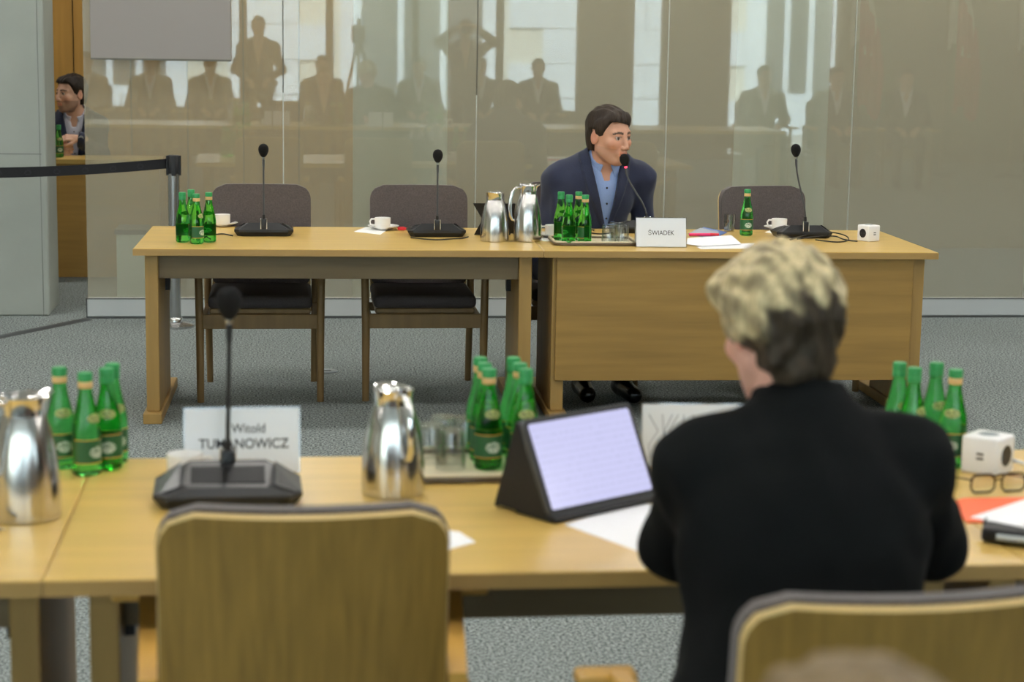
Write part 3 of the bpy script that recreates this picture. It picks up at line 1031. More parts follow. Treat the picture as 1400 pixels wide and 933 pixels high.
def make_mic(red=False, lean=(0.0, 0.0), label='', px=0, py=0, rz=0.0, length=0.33, screen=True, steel_neck=True):
    """delegate unit; user side is -y, gooseneck rises at the +y side; lean bends its top"""
    m_ = empty('microphone_unit', (0, 0, 0))
    # faceted housing: bottom, waist, top plate sloping to the user
    def ring(w, y0, y1, z0, z1, ch):
        return [(-w / 2 + ch, y0, z0), (w / 2 - ch, y0, z0), (w / 2, y0 + ch, z0 + (z1 - z0) * .2), (w / 2, y1 - ch, z1 - (z1 - z0) * .2), (w / 2 - ch, y1, z1), (-w / 2 + ch, y1, z1), (-w / 2, y1 - ch, z1 - (z1 - z0) * .2), (-w / 2, y0 + ch, z0 + (z1 - z0) * .2)]
    rings = [ring(0.235, -0.070, 0.070, 0.0, 0.0, 0.02), ring(0.262, -0.082, 0.082, 0.020, 0.020, 0.022), ring(0.262, -0.082, 0.082, 0.026, 0.030, 0.022), ring(0.160, -0.072, 0.062, 0.040, 0.060, 0.012)]
    v, f = [], []
    for r in rings: v += r
    for i in range(3):
        for k in range(8):
            k2 = (k + 1) % 8
            f.append((i * 8 + k, i * 8 + k2, (i + 1) * 8 + k2, (i + 1) * 8 + k))
    f.append(tuple(range(8))[::-1]); f.append(tuple(24 + k for k in range(8)))
    MB().add(v, f).build('housing', MAT['black_plastic'], m_)
    sl = math.atan2(0.020, 0.134)
    M = Matrix.Translation((0, -0.005, 0.0502)) @ Matrix.Rotation(sl, 4, 'X')
    MB().box((-0.066, -0.05, 0), (0.066, 0.032, 0.0018), 0.0006, 1, M).build('display', MAT['dark_screen'], m_)
    for s in (-1, 1):
        MB().add([(s * 0.120, -0.066, 0.0300), (s * 0.084, -0.064, 0.0430), (s * 0.084, 0.048, 0.0605), (s * 0.120, 0.066, 0.0335)], [(0, 1, 2, 3) if s < 0 else (3, 2, 1, 0)]).build('side_plate', MAT['grey_panel'], m_)
    MB().box((-0.013, 0.050, 0.030), (0.013, 0.082, 0.078), 0.005, 2).build('neck_socket', MAT['black_plastic'], m_, True)
    MB().box((-0.015, 0.079, 0.034), (-0.011, 0.086, 0.080), 0.001).build('socket_trim', MAT['chrome'], m_)
    MB().box((0.011, 0.079, 0.034), (0.015, 0.086, 0.080), 0.001).build('socket_trim', MAT['chrome'], m_)
    pts, rs = [], []
    for k in range(13):
        t = k / 12
        bend = t * t * (3 - 2 * t)
        pts.append((lean[0] * bend, 0.066 + lean[1] * bend, 0.075 + length * t))
        rs.append(0.0042 if k < 11 else 0.006)
    gn = MB().tube(pts, rs, 10).build('gooseneck', MAT['grey_panel'] if steel_neck else MAT['black_plastic'], m_, True)
    MB().tube([pts[0], (pts[0][0] + (pts[1][0] - pts[0][0]) * 1.0, pts[1][1], pts[1][2])], 0.0065, 10).build('neck_ferrule', MAT['black_plastic'], gn, True)
    t = (Vector(pts[-1]) - Vector(pts[-3])).normalized()
    e = Vector(pts[-1])
    MB().tube([e + t * 0.002, e + t * 0.018], [0.0062, 0.0075], 12).build('capsule_ring', MAT['red_ring'] if red else MAT['chrome'], m_, True)
    q = t.to_track_quat('Z', 'Y').to_matrix()
    pr = [(0.008, 0.010), (0.0155, 0.019), (0.0220, 0.034), (0.0230, 0.045), (0.0205, 0.057), (0.0125, 0.066), (0.003, 0.069)]
    MB().lathe(pr, 20, e, q).build('foam_windscreen', MAT['foam_black'], m_, True)
    p = P(px, py, Z0)
    m_.location = (float(p[0]), float(p[1]), Z0)
    m_.rotation_euler = (0, 0, rz)
    tag(m_, label, 'microphone')
    return m_


def cable(px_pts, z, r, mat, label, name='cable', cat='cable'):
    """a cord lying on the desk; entries are pixel x, y and a lift above the desk"""
    pts = [P(a, b, z + c) for a, b, c in px_pts]
    # Catmull-Rom refinement
    out = []
    pv = [Vector([float(q) for q in p]) for p in pts]
    for i in range(len(pv) - 1):
        p0, p1, p2, p3 = pv[max(i - 1, 0)], pv[i], pv[i + 1], pv[min(i + 2, len(pv) - 1)]
        for k in range(6):
            t = k / 6
            out.append(0.5 * ((2 * p1) + (p2 - p0) * t + (2 * p0 - 5 * p1 + 4 * p2 - p3) * t * t + (3 * p1 - p0 - 3 * p2 + p3) * t ** 3))
    out.append(pv[-1])
    base = out[0].copy()
    c = MB().tube([p - base for p in out], r, 8).build(name, MAT[mat], None, True)
    c.location = base
    return tag(c, label, cat)


def sheet(poly_px, z, t, mat, name, label, cat, parent=None, group=None):
    """flat sheet lying at level z whose corners are read off the desk"""
    pts = [P(a, b, z) for a, b in poly_px]
    c = sum(pts) / len(pts)
    pl = [(p[0] - c[0], p[1] - c[1]) for p in pts]
    area = sum(pl[i][0] * pl[(i + 1) % len(pl)][1] - pl[(i + 1) % len(pl)][0] * pl[i][1] for i in range(len(pl)))
    if area < 0: pl = pl[::-1]
    o = MB().prism(pl, 0, t).build(name, MAT[mat], parent)
    o.location = (float(c[0]), float(c[1]), z)
    if parent is None: tag(o, label, cat, group)
    return o


def name_card(px, py, rz, lines, label, w=0.228, h=0.135):
    """white card standing in a clear tent holder, lettering towards the camera (-y)"""
    n = empty('name_card', (0, 0, 0), rz, label, 'name card')
    p = P(px, py, Z0)
    n.location = (float(p[0]), float(p[1]), Z0)
    al = math.radians(12)
    for s in (-1, 1):
        M = Matrix.Translation((0, 0.0 if s < 0 else 2 * h * math.sin(al), 0)) @ Matrix.Rotation(-al if s < 0 else al, 4, 'X')
        MB().box((-w / 2 + 0.003, -0.0007, 0.003), (w / 2 - 0.003, 0.0007, h - 0.003), 0, 1, M).build('card', MAT['card_white'], n)
        e = MB()
        e.box((-w / 2, -0.002, 0), (-w / 2 + 0.003, 0.002, h), 0, 1, M); e.box((w / 2 - 0.003, -0.002, 0), (w / 2, 0.002, h), 0, 1, M)
        e.box((-w / 2, -0.002, h - 0.0035), (w / 2, 0.002, h), 0, 1, M); e.box((-w / 2, -0.002, 0), (w / 2, 0.002, 0.003), 0, 1, M)
        e.build('holder_frame', MAT['clear_plastic'], n)
    M0 = Matrix.Rotation(-al, 4, 'X')
    for txt, size, z, bold, x in lines:
        M = M0 @ Matrix.Translation((x, -0.0010, z)) @ Matrix.Rotation(math.pi / 2, 4, 'X')
        text_obj(txt, size, MAT['ink'], n, M, 'lettering', bold)
    return n


def power_cube(px, py, rz, label):
    c = empty('power_cube', (0, 0, 0), rz, label, 'power socket')
    p = P(px, py, Z0)
    c.location = (float(p[0]), float(p[1]), Z0)
    h = 0.037
    MB().box((-h, -h, 0), (h, h, 2 * h), 0.006, 3).build('body', MAT['white_plastic'], c, True)
    for k, kind in ((0, 'usb'), (1, 'socket'), (2, 'socket'), (3, 'socket')):
        R4 = Matrix.Translation((0, 0, h)) @ Matrix.Rotation(k * math.pi / 2, 4, 'Z')
        if kind == 'socket':
            RX = R4 @ Matrix.Rotation(math.pi / 2, 4, 'X')
            so = MB()
            so.lathe([(0.0205, h - 0.001), (0.0205, h + 0.0006), (0.0185, h + 0.0006)], 28, (0, 0, 0), RX)
            so.build('socket', MAT['black_plastic'], c, True)
            pn = MB()
            for s in (-1, 1): pn.lathe([(0.0028, h), (0.0028, h + 0.0012)], 10, (0, 0, 0), RX @ Matrix.Translation((s * 0.0095, 0, 0)))
            pn.build('contact', MAT['grey_panel'], c, True)
        else:
            u = MB()
            for s in (-1, 1): u.box((-0.005 + 0.0, -h - 0.0006, s * 0.0045 - 0.0028), (0.009, -h + 0.001, s * 0.0045 + 0.0012), 0, 1, R4)
            u.build('usb_port', MAT['grey_panel'], c)
    MB().lathe([(0.0205, 2 * h - 0.001), (0.0205, 2 * h + 0.0006)], 28).build('top_socket', MAT['rail_white'], c, True)
    MB().lathe([(0.016, 2 * h), (0.016, 2 * h + 0.001)], 28).build('top_well', MAT['floor_disc'], c, True)
    return c


# ================================================================== on the far desks
bottles([(250, 331, 2.6, 0), (262, 326, 2.0, 0), (269, 333.5, 1.0, 1), (286, 331, -2.7, 1)], 'clustered beside the belt barrier', 'four bottles on the open fronted desk')
put(SAU, 304, 309, 0, Z0, 'white saucer behind the bottles on the open fronted desk', 'saucer')
put(CUP, 304, 309, 0.3, Z0 + 0.0045, 'white coffee cup behind the bottles on the open fronted desk', 'cup')
make_mic(False, (0.0, 0.0), 'black microphone unit on the open fronted desk before the chair by the stanchion', 361, 321, math.pi, 0.268)
cable([(318, 322.5, 0.004), (305, 320, 0.004), (293, 321, 0.004), (282, 324, 0.004)], Z0, 0.003, 'black_plastic', 'black cord running from the microphone to the four bottles')
sheet([(484, 317), (500, 311), (532, 313), (520, 321)], Z0, 0.0012, 'napkin', 'paper_napkin', 'white paper napkin under the saucer on the open fronted desk', 'napkin')
put(SAU, 524, 313.5, 0, Z0 + 0.0014, 'white saucer on a napkin between the two microphones', 'saucer')
put(CUP, 523, 313.5, 0, Z0 + 0.006, 'white coffee cup on a napkin between the two microphones', 'cup')
rp_ = P(549, 315, Z0)
rw = empty('sweet_packet', rp_, 0.3, 'small crumpled red packet beside the saucer', 'packet')
MB().box((-0.018, -0.012, 0), (0.018, 0.012, 0.016), 0.006, 2).build('wrapper', MAT['red_wrap'], rw, True)
MB().add([(0.017, -0.012, 0.004), (0.032, -0.014, 0.012), (0.030, 0.012, 0.010), (0.017, 0.010, 0.006), (0.017, 0.0, 0.012)], [(0, 1, 2, 3), (0, 4, 1), (4, 2, 1), (4, 3, 2), (0, 3, 4)]).build('twist_end', MAT['red_wrap'], rw)
make_mic(False, (0.0, 0.0), 'black microphone unit on the open fronted desk before the middle empty chair', 596, 322, math.pi, 0.25)
cable([(562, 325, 0.004), (580, 327, 0.010), (598, 328, 0.014), (616, 327, 0.012), (632, 326, 0.004), (640, 324, 0.004)], Z0, 0.003, 'black_plastic', 'black cord looped before the middle microphone')
# black tablet case standing open, seen from its back
tb = P(668, 322, Z0)
ts = empty('tablet_case', tb, -0.05, 'black tablet case standing open behind the steel jugs', 'tablet')
MB().add([(-0.075, -0.02, 0.148), (0.12, -0.02, 0.148), (0.10, 0.02, 0.0), (-0.065, 0.02, 0.0), (-0.030, -0.005, 0.074),
          (-0.075, -0.012, 0.148), (0.12, -0.012, 0.148), (0.10, 0.028, 0.0), (-0.065, 0.028, 0.0), (-0.030, 0.003, 0.074)],
         [(0, 4, 3, 2, 1)[::-1], (5, 6, 7, 8, 9)[::-1], (0, 1, 6, 5), (1, 2, 7, 6), (2, 3, 8, 7), (3, 4, 9, 8), (4, 0, 5, 9)]).build('stand_flap', MAT['black_leather'], ts)
MB().box((-0.02, 0.0, 0.0), (0.12, 0.012, 0.15), 0.003, 1, Matrix.Translation((0, 0.055, 0.002)) @ Matrix.Rotation(0.32, 4, 'X')).build('tablet', MAT['black_plastic'], ts)
JW = 'steel vacuum jug '
put(JUG, 676, 329.5, 2.6, Z0, JW + 'standing beside the black tablet case, its handle turned away', 'jug').scale = (1, 1, 0.87)
put(JUG, 721, 329.5, -1.25, Z0, JW + 'next to the witness, its curved handle towards the other jug', 'jug').scale = (1, 1, 1.0)
sheet([(735, 323), (765, 319), (775, 330), (742, 330)], Z0, 0.0012, 'napkin', 'paper_napkin', 'white paper napkin behind the bottles on the tray', 'napkin')
put(SAU, 754, 324, 0, Z0 + 0.0014, 'white saucer between the steel jug and the bottles', 'saucer')
put(CUP, 756, 324, 0, Z0 + 0.006, 'white coffee cup between the steel jug and the bottles', 'cup')
put(TRAY, 810, 332, FAR_ROT, Z0, 'cream serving tray with bottles and glasses before the witness', 'tray')
bottles([(766, 328, 2.4, 0), (777, 333.5, -2.7, 0), (790, 328, 2.5, 1), (799, 333.5, -1.9, 1)], 'on the tray before the witness', 'bottles on the witness tray', Z0 + 0.0065)
for g in ((832, 333), (850, 333), (842, 329)):
    put(TUM, g[0], g[1], 0, Z0 + 0.0065, 'upturned drinking glass on the tray before the witness', 'glass', 'upturned glasses on the witness tray')
name_card(904, 338.5, FAR_ROT, [('\u015aWIADEK', 0.028, 0.063, 0.0, 0.0)], 'white name card reading witness in Polish before the man in navy', 0.226, 0.132)
MIC3 = dict(px=880, py=312)
make_mic(True, (0.10, -0.02), 'microphone with glowing red ring in front of the witness', 880, 317, math.pi, 0.225)
cable([(812, 315, 0.004), (800, 312, 0.010), (806, 318, 0.004), (822, 320, 0.004), (838, 318, 0.004)], Z0, 0.003, 'black_plastic', 'black cord behind the glasses on the witness tray')
sheet([(944, 320), (962, 311), (994, 318), (975, 327)], Z0, 0.002, 'blue_film', 'document_folder', 'translucent blue document folder beside the name card', 'folder')
sheet([(940, 320), (958, 311.5), (985, 318), (966, 326)], Z0 + 0.0022, 0.001, 'pale_film', 'document_sheet', 'pale sheet on the blue folder', 'paper')
sheet([(938, 334), (940, 326), (1000, 322), (1014, 334), (960, 337)], Z0 + 0.0034, 0.001, 'paper', 'document_sheet', 'white sheet of paper under the pink marker', 'paper')
sheet([(952, 338), (990, 334), (1032, 333), (1024, 340), (958, 341)], Z0, 0.001, 'paper', 'document_sheet', 'white sheet near the front edge of the witness desk', 'paper')
mk = P(962, 323, Z0 + 0.0046)
pk = empty('highlighter_pen', mk, 0.06, 'pink highlighter pen lying on the white papers', 'pen')
MB().tube([(-0.068, 0, 0.007), (0.03, 0, 0.007)], 0.007, 12).build('barrel', MAT['pink_plastic'], pk, True)
MB().tube([(0.03, 0, 0.007), (0.072, 0, 0.007)], [0.0078, 0.0055], 12).build('pen_cap', MAT['red_wrap'], pk, True)
gl = put(TUM, 997, 316.5, 0, Z0, 'glass of water standing beside the single green bottle', 'glass') if False else None
wg = empty('water_glass', P(997, 316.5, Z0), 0, 'glass half full of water beside the single green bottle', 'glass')
lathe_part('wall', [(0.024, 0.0), (0.0255, 0.001), (0.0275, 0.082), (0.0262, 0.082), (0.0242, 0.006), (0.0, 0.006)], 'clear_glass', wg)
lathe_part('water_fill', [(0.0238, 0.0065), (0.0250, 0.045)], 'water', wg)
bottles([(1020, 322, 0.1, 1)], 'standing alone before the empty armchair', 'single bottle on the witness desk')
sheet([(1046, 318), (1060, 312), (1088, 315), (1075, 322)], Z0, 0.0012, 'napkin', 'paper_napkin', 'white paper napkin by the end microphone of the witness desk', 'napkin')
put(SAU, 1065, 314.5, 0, Z0 + 0.0014, 'white saucer by the end microphone of the witness desk', 'saucer')
put(CUP, 1065, 314.5, 0, Z0 + 0.006, 'white coffee cup by the end microphone of the witness desk', 'cup')
make_mic(False, (0.055, 0.0), 'black microphone unit at the end of the witness desk beside the power cube', 1095, 324, math.pi, 0.29)
cable([(1080, 328, 0.004), (1105, 321, 0.018), (1135, 318, 0.024), (1155, 322, 0.016), (1160, 328, 0.004), (1148, 331, 0.004), (1130, 330, 0.004), (1115, 328, 0.006)], Z0, 0.003, 'black_plastic', 'black cord coiled beside the end microphone')
cable([(1090, 327, 0.006), (1112, 324, 0.012), (1140, 323, 0.012), (1152, 327, 0.006), (1162, 329, 0.003), (1172, 330, 0.003)], Z0, 0.003, 'black_plastic', 'black cord leading to the white power cube')
power_cube(1187, 329.5, math.radians(28), 'white power socket cube at the end of the witness desk')

# cords hanging under the open far desk
cp = [far(1.55, 0.45, 0.70), far(1.42, 0.44, 0.62), far(1.30, 0.44, 0.59), far(1.15, 0.45, 0.64), far(1.05, 0.46, 0.71)]
cc = MB().tube([Vector(p) - Vector(cp[0]) for p in cp], 0.004, 8).build('cable', MAT['black_plastic'], None, True)
cc.location = cp[0]
tag(cc, 'black cord sagging under the open fronted desk', 'cable')

# ================================================================== on the near desks
bottles([(84, 639, 0.4, 1), (156, 632, 0.5, 0), (148, 640, 0.1, 0), (119, 648, 0.9, 1)], 'clustered at the desk seam by a jug', 'four bottles at the desk seam')
put(JUG, 36, 707, -0.9, Z0, 'steel vacuum jug standing on a desk seam beside four bottles', 'jug').scale = (1.03, 1.03, 0.95)
put(JUG, 537, 674, 0.35, Z0, 'steel vacuum jug beside the tray of six bottles', 'jug')
name_card(331, 648, 0.02, [('Witold', 0.027, 0.094, 0.008, 0.014), ('TUMANOWICZ', 0.029, 0.062, 0.014, 0.004)], 'white name card with two lines of lettering on the tablet desk', 0.244, 0.14)
put(CUP, 253, 655, 3.0, Z0, 'white cup on the tablet desk in front of the name card', 'cup')
make_mic(False, (0.004, 0.0), 'black microphone unit on the tablet desk before the empty armchair', 312, 684, 0.03, 0.235, steel_neck=False).scale = (1.1, 1.1, 1.1)
TR = put(TRAY, 655, 641, 0.02, Z0, 'cream serving tray with six bottles on the tablet desk', 'tray')
bottles([(655, 620, 0.6, 1), (661, 630, 0.2, 1), (667, 640, 0.3, 1), (700, 620, 0.5, 0), (709, 630, 0.1, 1), (717, 640, 0.0, 0)], 'on the tray behind the tablet', 'six bottles on the tray', Z0 + 0.0065)
for g in ((590, 632), (616, 640), (606, 620), (637, 622)):
    put(TUM, g[0], g[1], 0, Z0 + 0.0065, 'upturned drinking glass on the tray of six bottles', 'glass', 'upturned glasses by the six bottles')
sheet([(560, 742), (600, 724), (628, 728), (650, 742), (606, 754), (575, 756)], Z0, 0.0008, 'paper', 'paper_slip', 'white slip of paper beside the armchair pushed to the tablet desk', 'paper')
sheet([(772, 718), (860, 690), (960, 690), (965, 745), (882, 758)], Z0, 0.0008, 'paper', 'document_sheet', 'white sheet lying under the tablet stand', 'paper')

# tablet in its folio case
bl, br_ = P(742, 714, Z0), P(908, 686, Z0)
ang = math.atan2(br_[1] - bl[1], br_[0] - bl[0]) + 0.11
TW, TH = 0.296, 0.194
tc_ = (bl + br_) / 2
tab = empty('tablet_computer', (tc_[0], tc_[1], Z0 + 0.001), ang, 'lit tablet propped in a black folio case before the woman in black', 'tablet')
tilt = math.radians(-26)
MT = Matrix.Translation((0, 0.0, 0.012)) @ Matrix.Rotation(tilt, 4, 'X')
MR = MT @ Matrix.Rotation(math.pi / 2, 4, 'X')
MB().prism([(x, y + TH / 2) for x, y in round_rect(TW, TH, 0.014)], -0.012, 0.0, MR).build('case_shell', MAT['grey_panel'], tab)
MB().prism([(x, y + TH / 2) for x, y in round_rect(TW - 0.006, TH - 0.006, 0.012)], 0.0, 0.0008, MR).build('bezel', MAT['black_plastic'], tab)
sc_ = MB().prism([(x, y) for x, y in round_rect(TW - 0.022, TH - 0.022, 0.006)], 0.0, 0.0004).build('screen', MAT['tablet_page'], tab)
sc_.matrix_local = MR @ Matrix.Translation((0, TH / 2, 0.0009))
MB().box((-TW / 2, -0.014, 0.0), (TW / 2, 0.10, 0.012), 0.003).build('case_base', MAT['black_leather'], tab)
top = MT @ Vector((0, 0, TH))
flap = MB()
flap.add([(-TW / 2, top.y + 0.012, top.z - 0.01), (TW / 2, top.y + 0.012, top.z - 0.01), (TW / 2, 0.155, 0.002), (-TW / 2, 0.155, 0.002),
          (-TW / 2, top.y + 0.016, top.z - 0.006), (TW / 2, top.y + 0.016, top.z - 0.006), (TW / 2, 0.160, 0.004), (-TW / 2, 0.160, 0.004)],
         [(0, 1, 2, 3), (4, 7, 6, 5), (0, 4, 5, 1), (1, 5, 6, 2), (2, 6, 7, 3), (3, 7, 4, 0)]).build('case_flap', MAT['black_leather'], tab)
for s in (-1, 1):
    x0, x1 = sorted((s * TW / 2, s * (TW / 2 - 0.004)))
    pr = [(0.010, 0.006), (0.012 + 0.0, 0.02), (top.y + 0.012, top.z - 0.012), (0.155, 0.006)]
    MB().add([(x0, *p) for p in pr] + [(x1, *p) for p in pr], [(0, 1, 2, 3), (7, 6, 5, 4), (0, 4, 5, 1), (1, 5, 6, 2), (2, 6, 7, 3), (3, 7, 4, 0)]).build('case_side', MAT['black_leather'], tab)
nc = name_card(950, 640, -0.06, [], 'white card holder standing behind the tablet before the woman', 0.235, 0.14)
mz = MB()
for k in range(9):
    x = -0.10 + 0.021 * k
    mz.tube([(x, -0.0012 + 0.0005, 0.02), (x + 0.012 * math.sin(k * 2.1), -0.0008, 0.05), (x + 0.02 * math.cos(k), -0.0008, 0.08), (x + 0.01 * math.sin(k), -0.0008, 0.115)], 0.0011, 5)
M0 = Matrix.Rotation(-math.radians(12), 4, 'X')
mz.v = [tuple(M0 @ Vector(p)) for p in mz.v]
mz.build('reflection_lines', MAT['holder_reflection'], nc)  # grey lines painted in for reflections in the clear holder

# right-hand end: bottles, power cube, spectacles, folders
bottles([(1224, 625, 0.4, 0), (1244, 634, 0.7, 0), (1274, 625, 0.2, 0), (1300, 637, -0.5, 1)], 'clustered beyond the shoulder of the woman', 'bottles beyond the shoulder of the woman')
power_cube(1349, 645, math.radians(-46), 'white power socket cube on the desk beside the spectacles').scale = (1.16, 1.16, 1.12)
cable([(1386, 630, 0.03), (1394, 632, 0.03), (1410, 637, 0.02), (1440, 643, 0.004)], Z0, 0.0045, 'white_cable', 'white cord leaving the power cube by the spectacles')
sheet([(1300, 688), (1318, 683), (1470, 681), (1500, 712), (1322, 716)], Z0, 0.003, 'orange_card', 'cardboard_folder', 'orange cardboard folder under the black organiser', 'folder')
og, og2 = P(1340, 741, Z0 + 0.003), P(1420, 750, Z0 + 0.003)
org = empty('organiser', (og[0], og[1], Z0 + 0.0032), math.atan2(og2[1] - og[1], og2[0] - og[0]), 'black leather organiser lying on the orange folder', 'organiser')
MB().box((0, 0, 0), (0.22, 0.13, 0.027), 0.007, 2).build('cover', MAT['black_leather'], org, True)
MB().box((0.008, -0.001, 0.008), (0.212, 0.125, 0.019)).build('pages', MAT['black_matte'], org)
MB().box((-0.004, 0.05, 0.004), (0.004, 0.075, 0.029), 0.002).build('clasp', MAT['grey_panel'], org)
MB().tube([(0.03, -0.006, 0.014), (0.19, -0.006, 0.014)], 0.0055, 12).build('pen_holder', MAT['rail_white'], org, True)
sheet([(1327, 708), (1400, 684), (1470, 700), (1450, 735), (1400, 722)], Z0 + 0.031, 0.0009, 'paper', 'document_sheet', 'white sheet of paper on top of the black organiser', 'paper')
gp = P(1364, 674, Z0)
sg = empty('spectacles', (gp[0], gp[1], Z0), math.radians(8), 'dark rimmed spectacles lying beside the power cube', 'spectacles')
for s in (-1, 1):
    ln = [(s * 0.035 + x, 0.0, 0.021 + z) for x, z in round_rect(0.054, 0.037, 0.013, 4)]
    rim = MB().tube(ln, 0.0023, 6, True).build('rim', MAT['spectacle_frame'], sg, True)
    n = len(ln)
    MB().add([(p[0], -0.0008, p[2]) for p in ln] + [(p[0], 0.0008, p[2]) for p in ln], [tuple(range(n))[::-1], tuple(range(n, 2 * n))] + [(i, (i + 1) % n, n + (i + 1) % n, n + i) for i in range(n)]).build('lens', MAT['window_pane'], rim)
    MB().tube([(s * 0.059, 0.0, 0.028), (s * 0.063, 0.02, 0.027), (s * 0.060, 0.09, 0.016), (s * 0.055, 0.125, 0.002)], 0.0019, 6).build('temple', MAT['spectacle_frame'], sg, True)
MB().tube([(-0.010, 0, 0.026), (0, -0.002, 0.029), (0.010, 0, 0.026)], 0.0018, 6).build('bridge', MAT['spectacle_frame'], sg, True)
pn = P(-3, 728, Z0)
pe = empty('pen', (pn[0], pn[1], Z0), 0.2, 'grey pen lying beside the jug at the desk seam', 'pen')
MB().tube([(-0.11, 0, 0.0045), (0.0, 0, 0.0045)], 0.0045, 10).build('barrel', MAT['grey_panel'], pe, True)
MB().tube([(0.0, 0, 0.0045), (0.014, 0, 0.0045)], [0.0045, 0.001], 10).build('tip', MAT['chrome'], pe, True)

# ================================================================== people
def V3(*a):
    return np.array(a, float)


def nz_(v):
    v = np.asarray(v, float)
    return v / np.linalg.norm(v)


def sd_caps(p, a, b, ra, rb):
    pa, ba = p - a, b - a
    h = np.clip(pa @ ba / (ba @ ba), 0, 1)
    return np.linalg.norm(pa - h[:, None] * ba, axis=1) - (ra + (rb - ra) * h)


def sd_ell(p, c, r, Rm=None):
    q = p - c
    if Rm is not None: q = q @ Rm                 # columns of Rm are the axes
    r = np.asarray(r, float)
    k0 = np.linalg.norm(q / r, axis=1)
    k1 = np.linalg.norm(q / (r * r), axis=1) + 1e-9
    return k0 * (k0 - 1.0) / k1


def smin(a, b, k):
    h = np.clip(0.5 + 0.5 * (b - a) / k, 0, 1)
    return b * (1 - h) + a * h - k * h * (1 - h)


def smax(a, b, k):
    return -smin(-a, -b, k)


def wob(p, s, ph=0.0):
    """cheap smooth noise, about -1..1"""
    x, y, z = p[:, 0] * s, p[:, 1] * s, p[:, 2] * s
    return (np.sin(x + 1.7 * np.sin(y * 0.9 + ph) + ph) + np.sin(y * 1.3 + 1.5 * np.sin(z * 0.8 + 2 * ph)) + np.sin(z * 1.1 + 1.6 * np.sin(x * 1.2 - ph))) / 3.0


def surface(f, lo, hi, h):
    """surface nets: a closed smooth mesh of f = 0"""
    lo, hi = np.asarray(lo, float), np.asarray(hi, float)
    n = np.maximum(3, np.ceil((hi - lo) / h).astype(int) + 1)
    ax = [lo[i] + h * np.arange(n[i]) for i in range(3)]
    G = np.stack(np.meshgrid(*ax, indexing='ij'), -1).reshape(-1, 3)
    D = np.empty(len(G))
    for s in range(0, len(G), 200000):
        D[s:s + 200000] = f(G[s:s + 200000])
    D = D.reshape(n)
    ins = D < 0
    c8 = [(i, j, k) for i in (0, 1) for j in (0, 1) for k in (0, 1)]
    m_ = n - 1
    cnt = sum(ins[i:i + m_[0], j:j + m_[1], k:k + m_[2]].astype(int) for i, j, k in c8)
    act = (cnt > 0) & (cnt < 8)
    idx = -np.ones(m_, int)
    cells = np.argwhere(act)
    idx[act] = np.arange(len(cells))
    acc = np.zeros((len(cells), 3)); num = np.zeros(len(cells))
    for a in c8:
        for ax_ in range(3):
            if a[ax_]: continue
            b = list(a); b[ax_] = 1
            da = D[cells[:, 0] + a[0], cells[:, 1] + a[1], cells[:, 2] + a[2]]
            db = D[cells[:, 0] + b[0], cells[:, 1] + b[1], cells[:, 2] + b[2]]
            x = (da < 0) != (db < 0)
            t = np.where(x, da / np.where(x, da - db, 1), 0)
            pt = np.array(a, float)[None, :].repeat(len(cells), 0)
            pt[:, ax_] = t
            acc += pt * x[:, None]; num += x
    V = lo + h * (cells + acc / num[:, None])
    for _ in range(2):                             # settle the vertices on the surface
        e = h * 0.25
        d0 = f(V)
        g = np.stack([f(V + np.eye(3)[i] * e) - f(V - np.eye(3)[i] * e) for i in range(3)], 1) / (2 * e)
        g2 = np.maximum((g * g).sum(1), 0.15)
        st_ = np.clip(d0 / g2, -h * 0.6, h * 0.6)
        V = V - g * st_[:, None] * 0.8
    F = []
    for ax_ in range(3):
        b, c = [(1, 2), (2, 0), (0, 1)][ax_]
        sl = [slice(1, m_[0]), slice(1, m_[1]), slice(1, m_[2])]
        s0, s1 = list(sl), list(sl)
        s0[ax_] = slice(0, m_[ax_]); s1[ax_] = slice(1, m_[ax_] + 1)
        A, B = ins[tuple(s0)], ins[tuple(s1)]
        ch = np.argwhere(A != B)
        if not len(ch): continue
        sg = A[tuple(ch.T)]
        base = ch.copy()
        for q in range(3):
            if q != ax_: base[:, q] += 1
        def at(db, dc):
            t = base.copy(); t[:, b] += db; t[:, c] += dc
            return idx[tuple(t.T)]
        q4 = np.stack([at(-1, -1), at(0, -1), at(0, 0), at(-1, 0)], 1)
        q4[~sg] = q4[~sg][:, ::-1]
        F.append(q4)
    return V, np.concatenate(F)


def join(parts):
    V, Fc, C = [], [], []
    n = 0
    for v, f, c in parts:
        V.append(v); Fc += [tuple(q) for q in (f + n)]; C.append(c)
        n += len(v)
    return np.concatenate(V), Fc, np.concatenate(C)


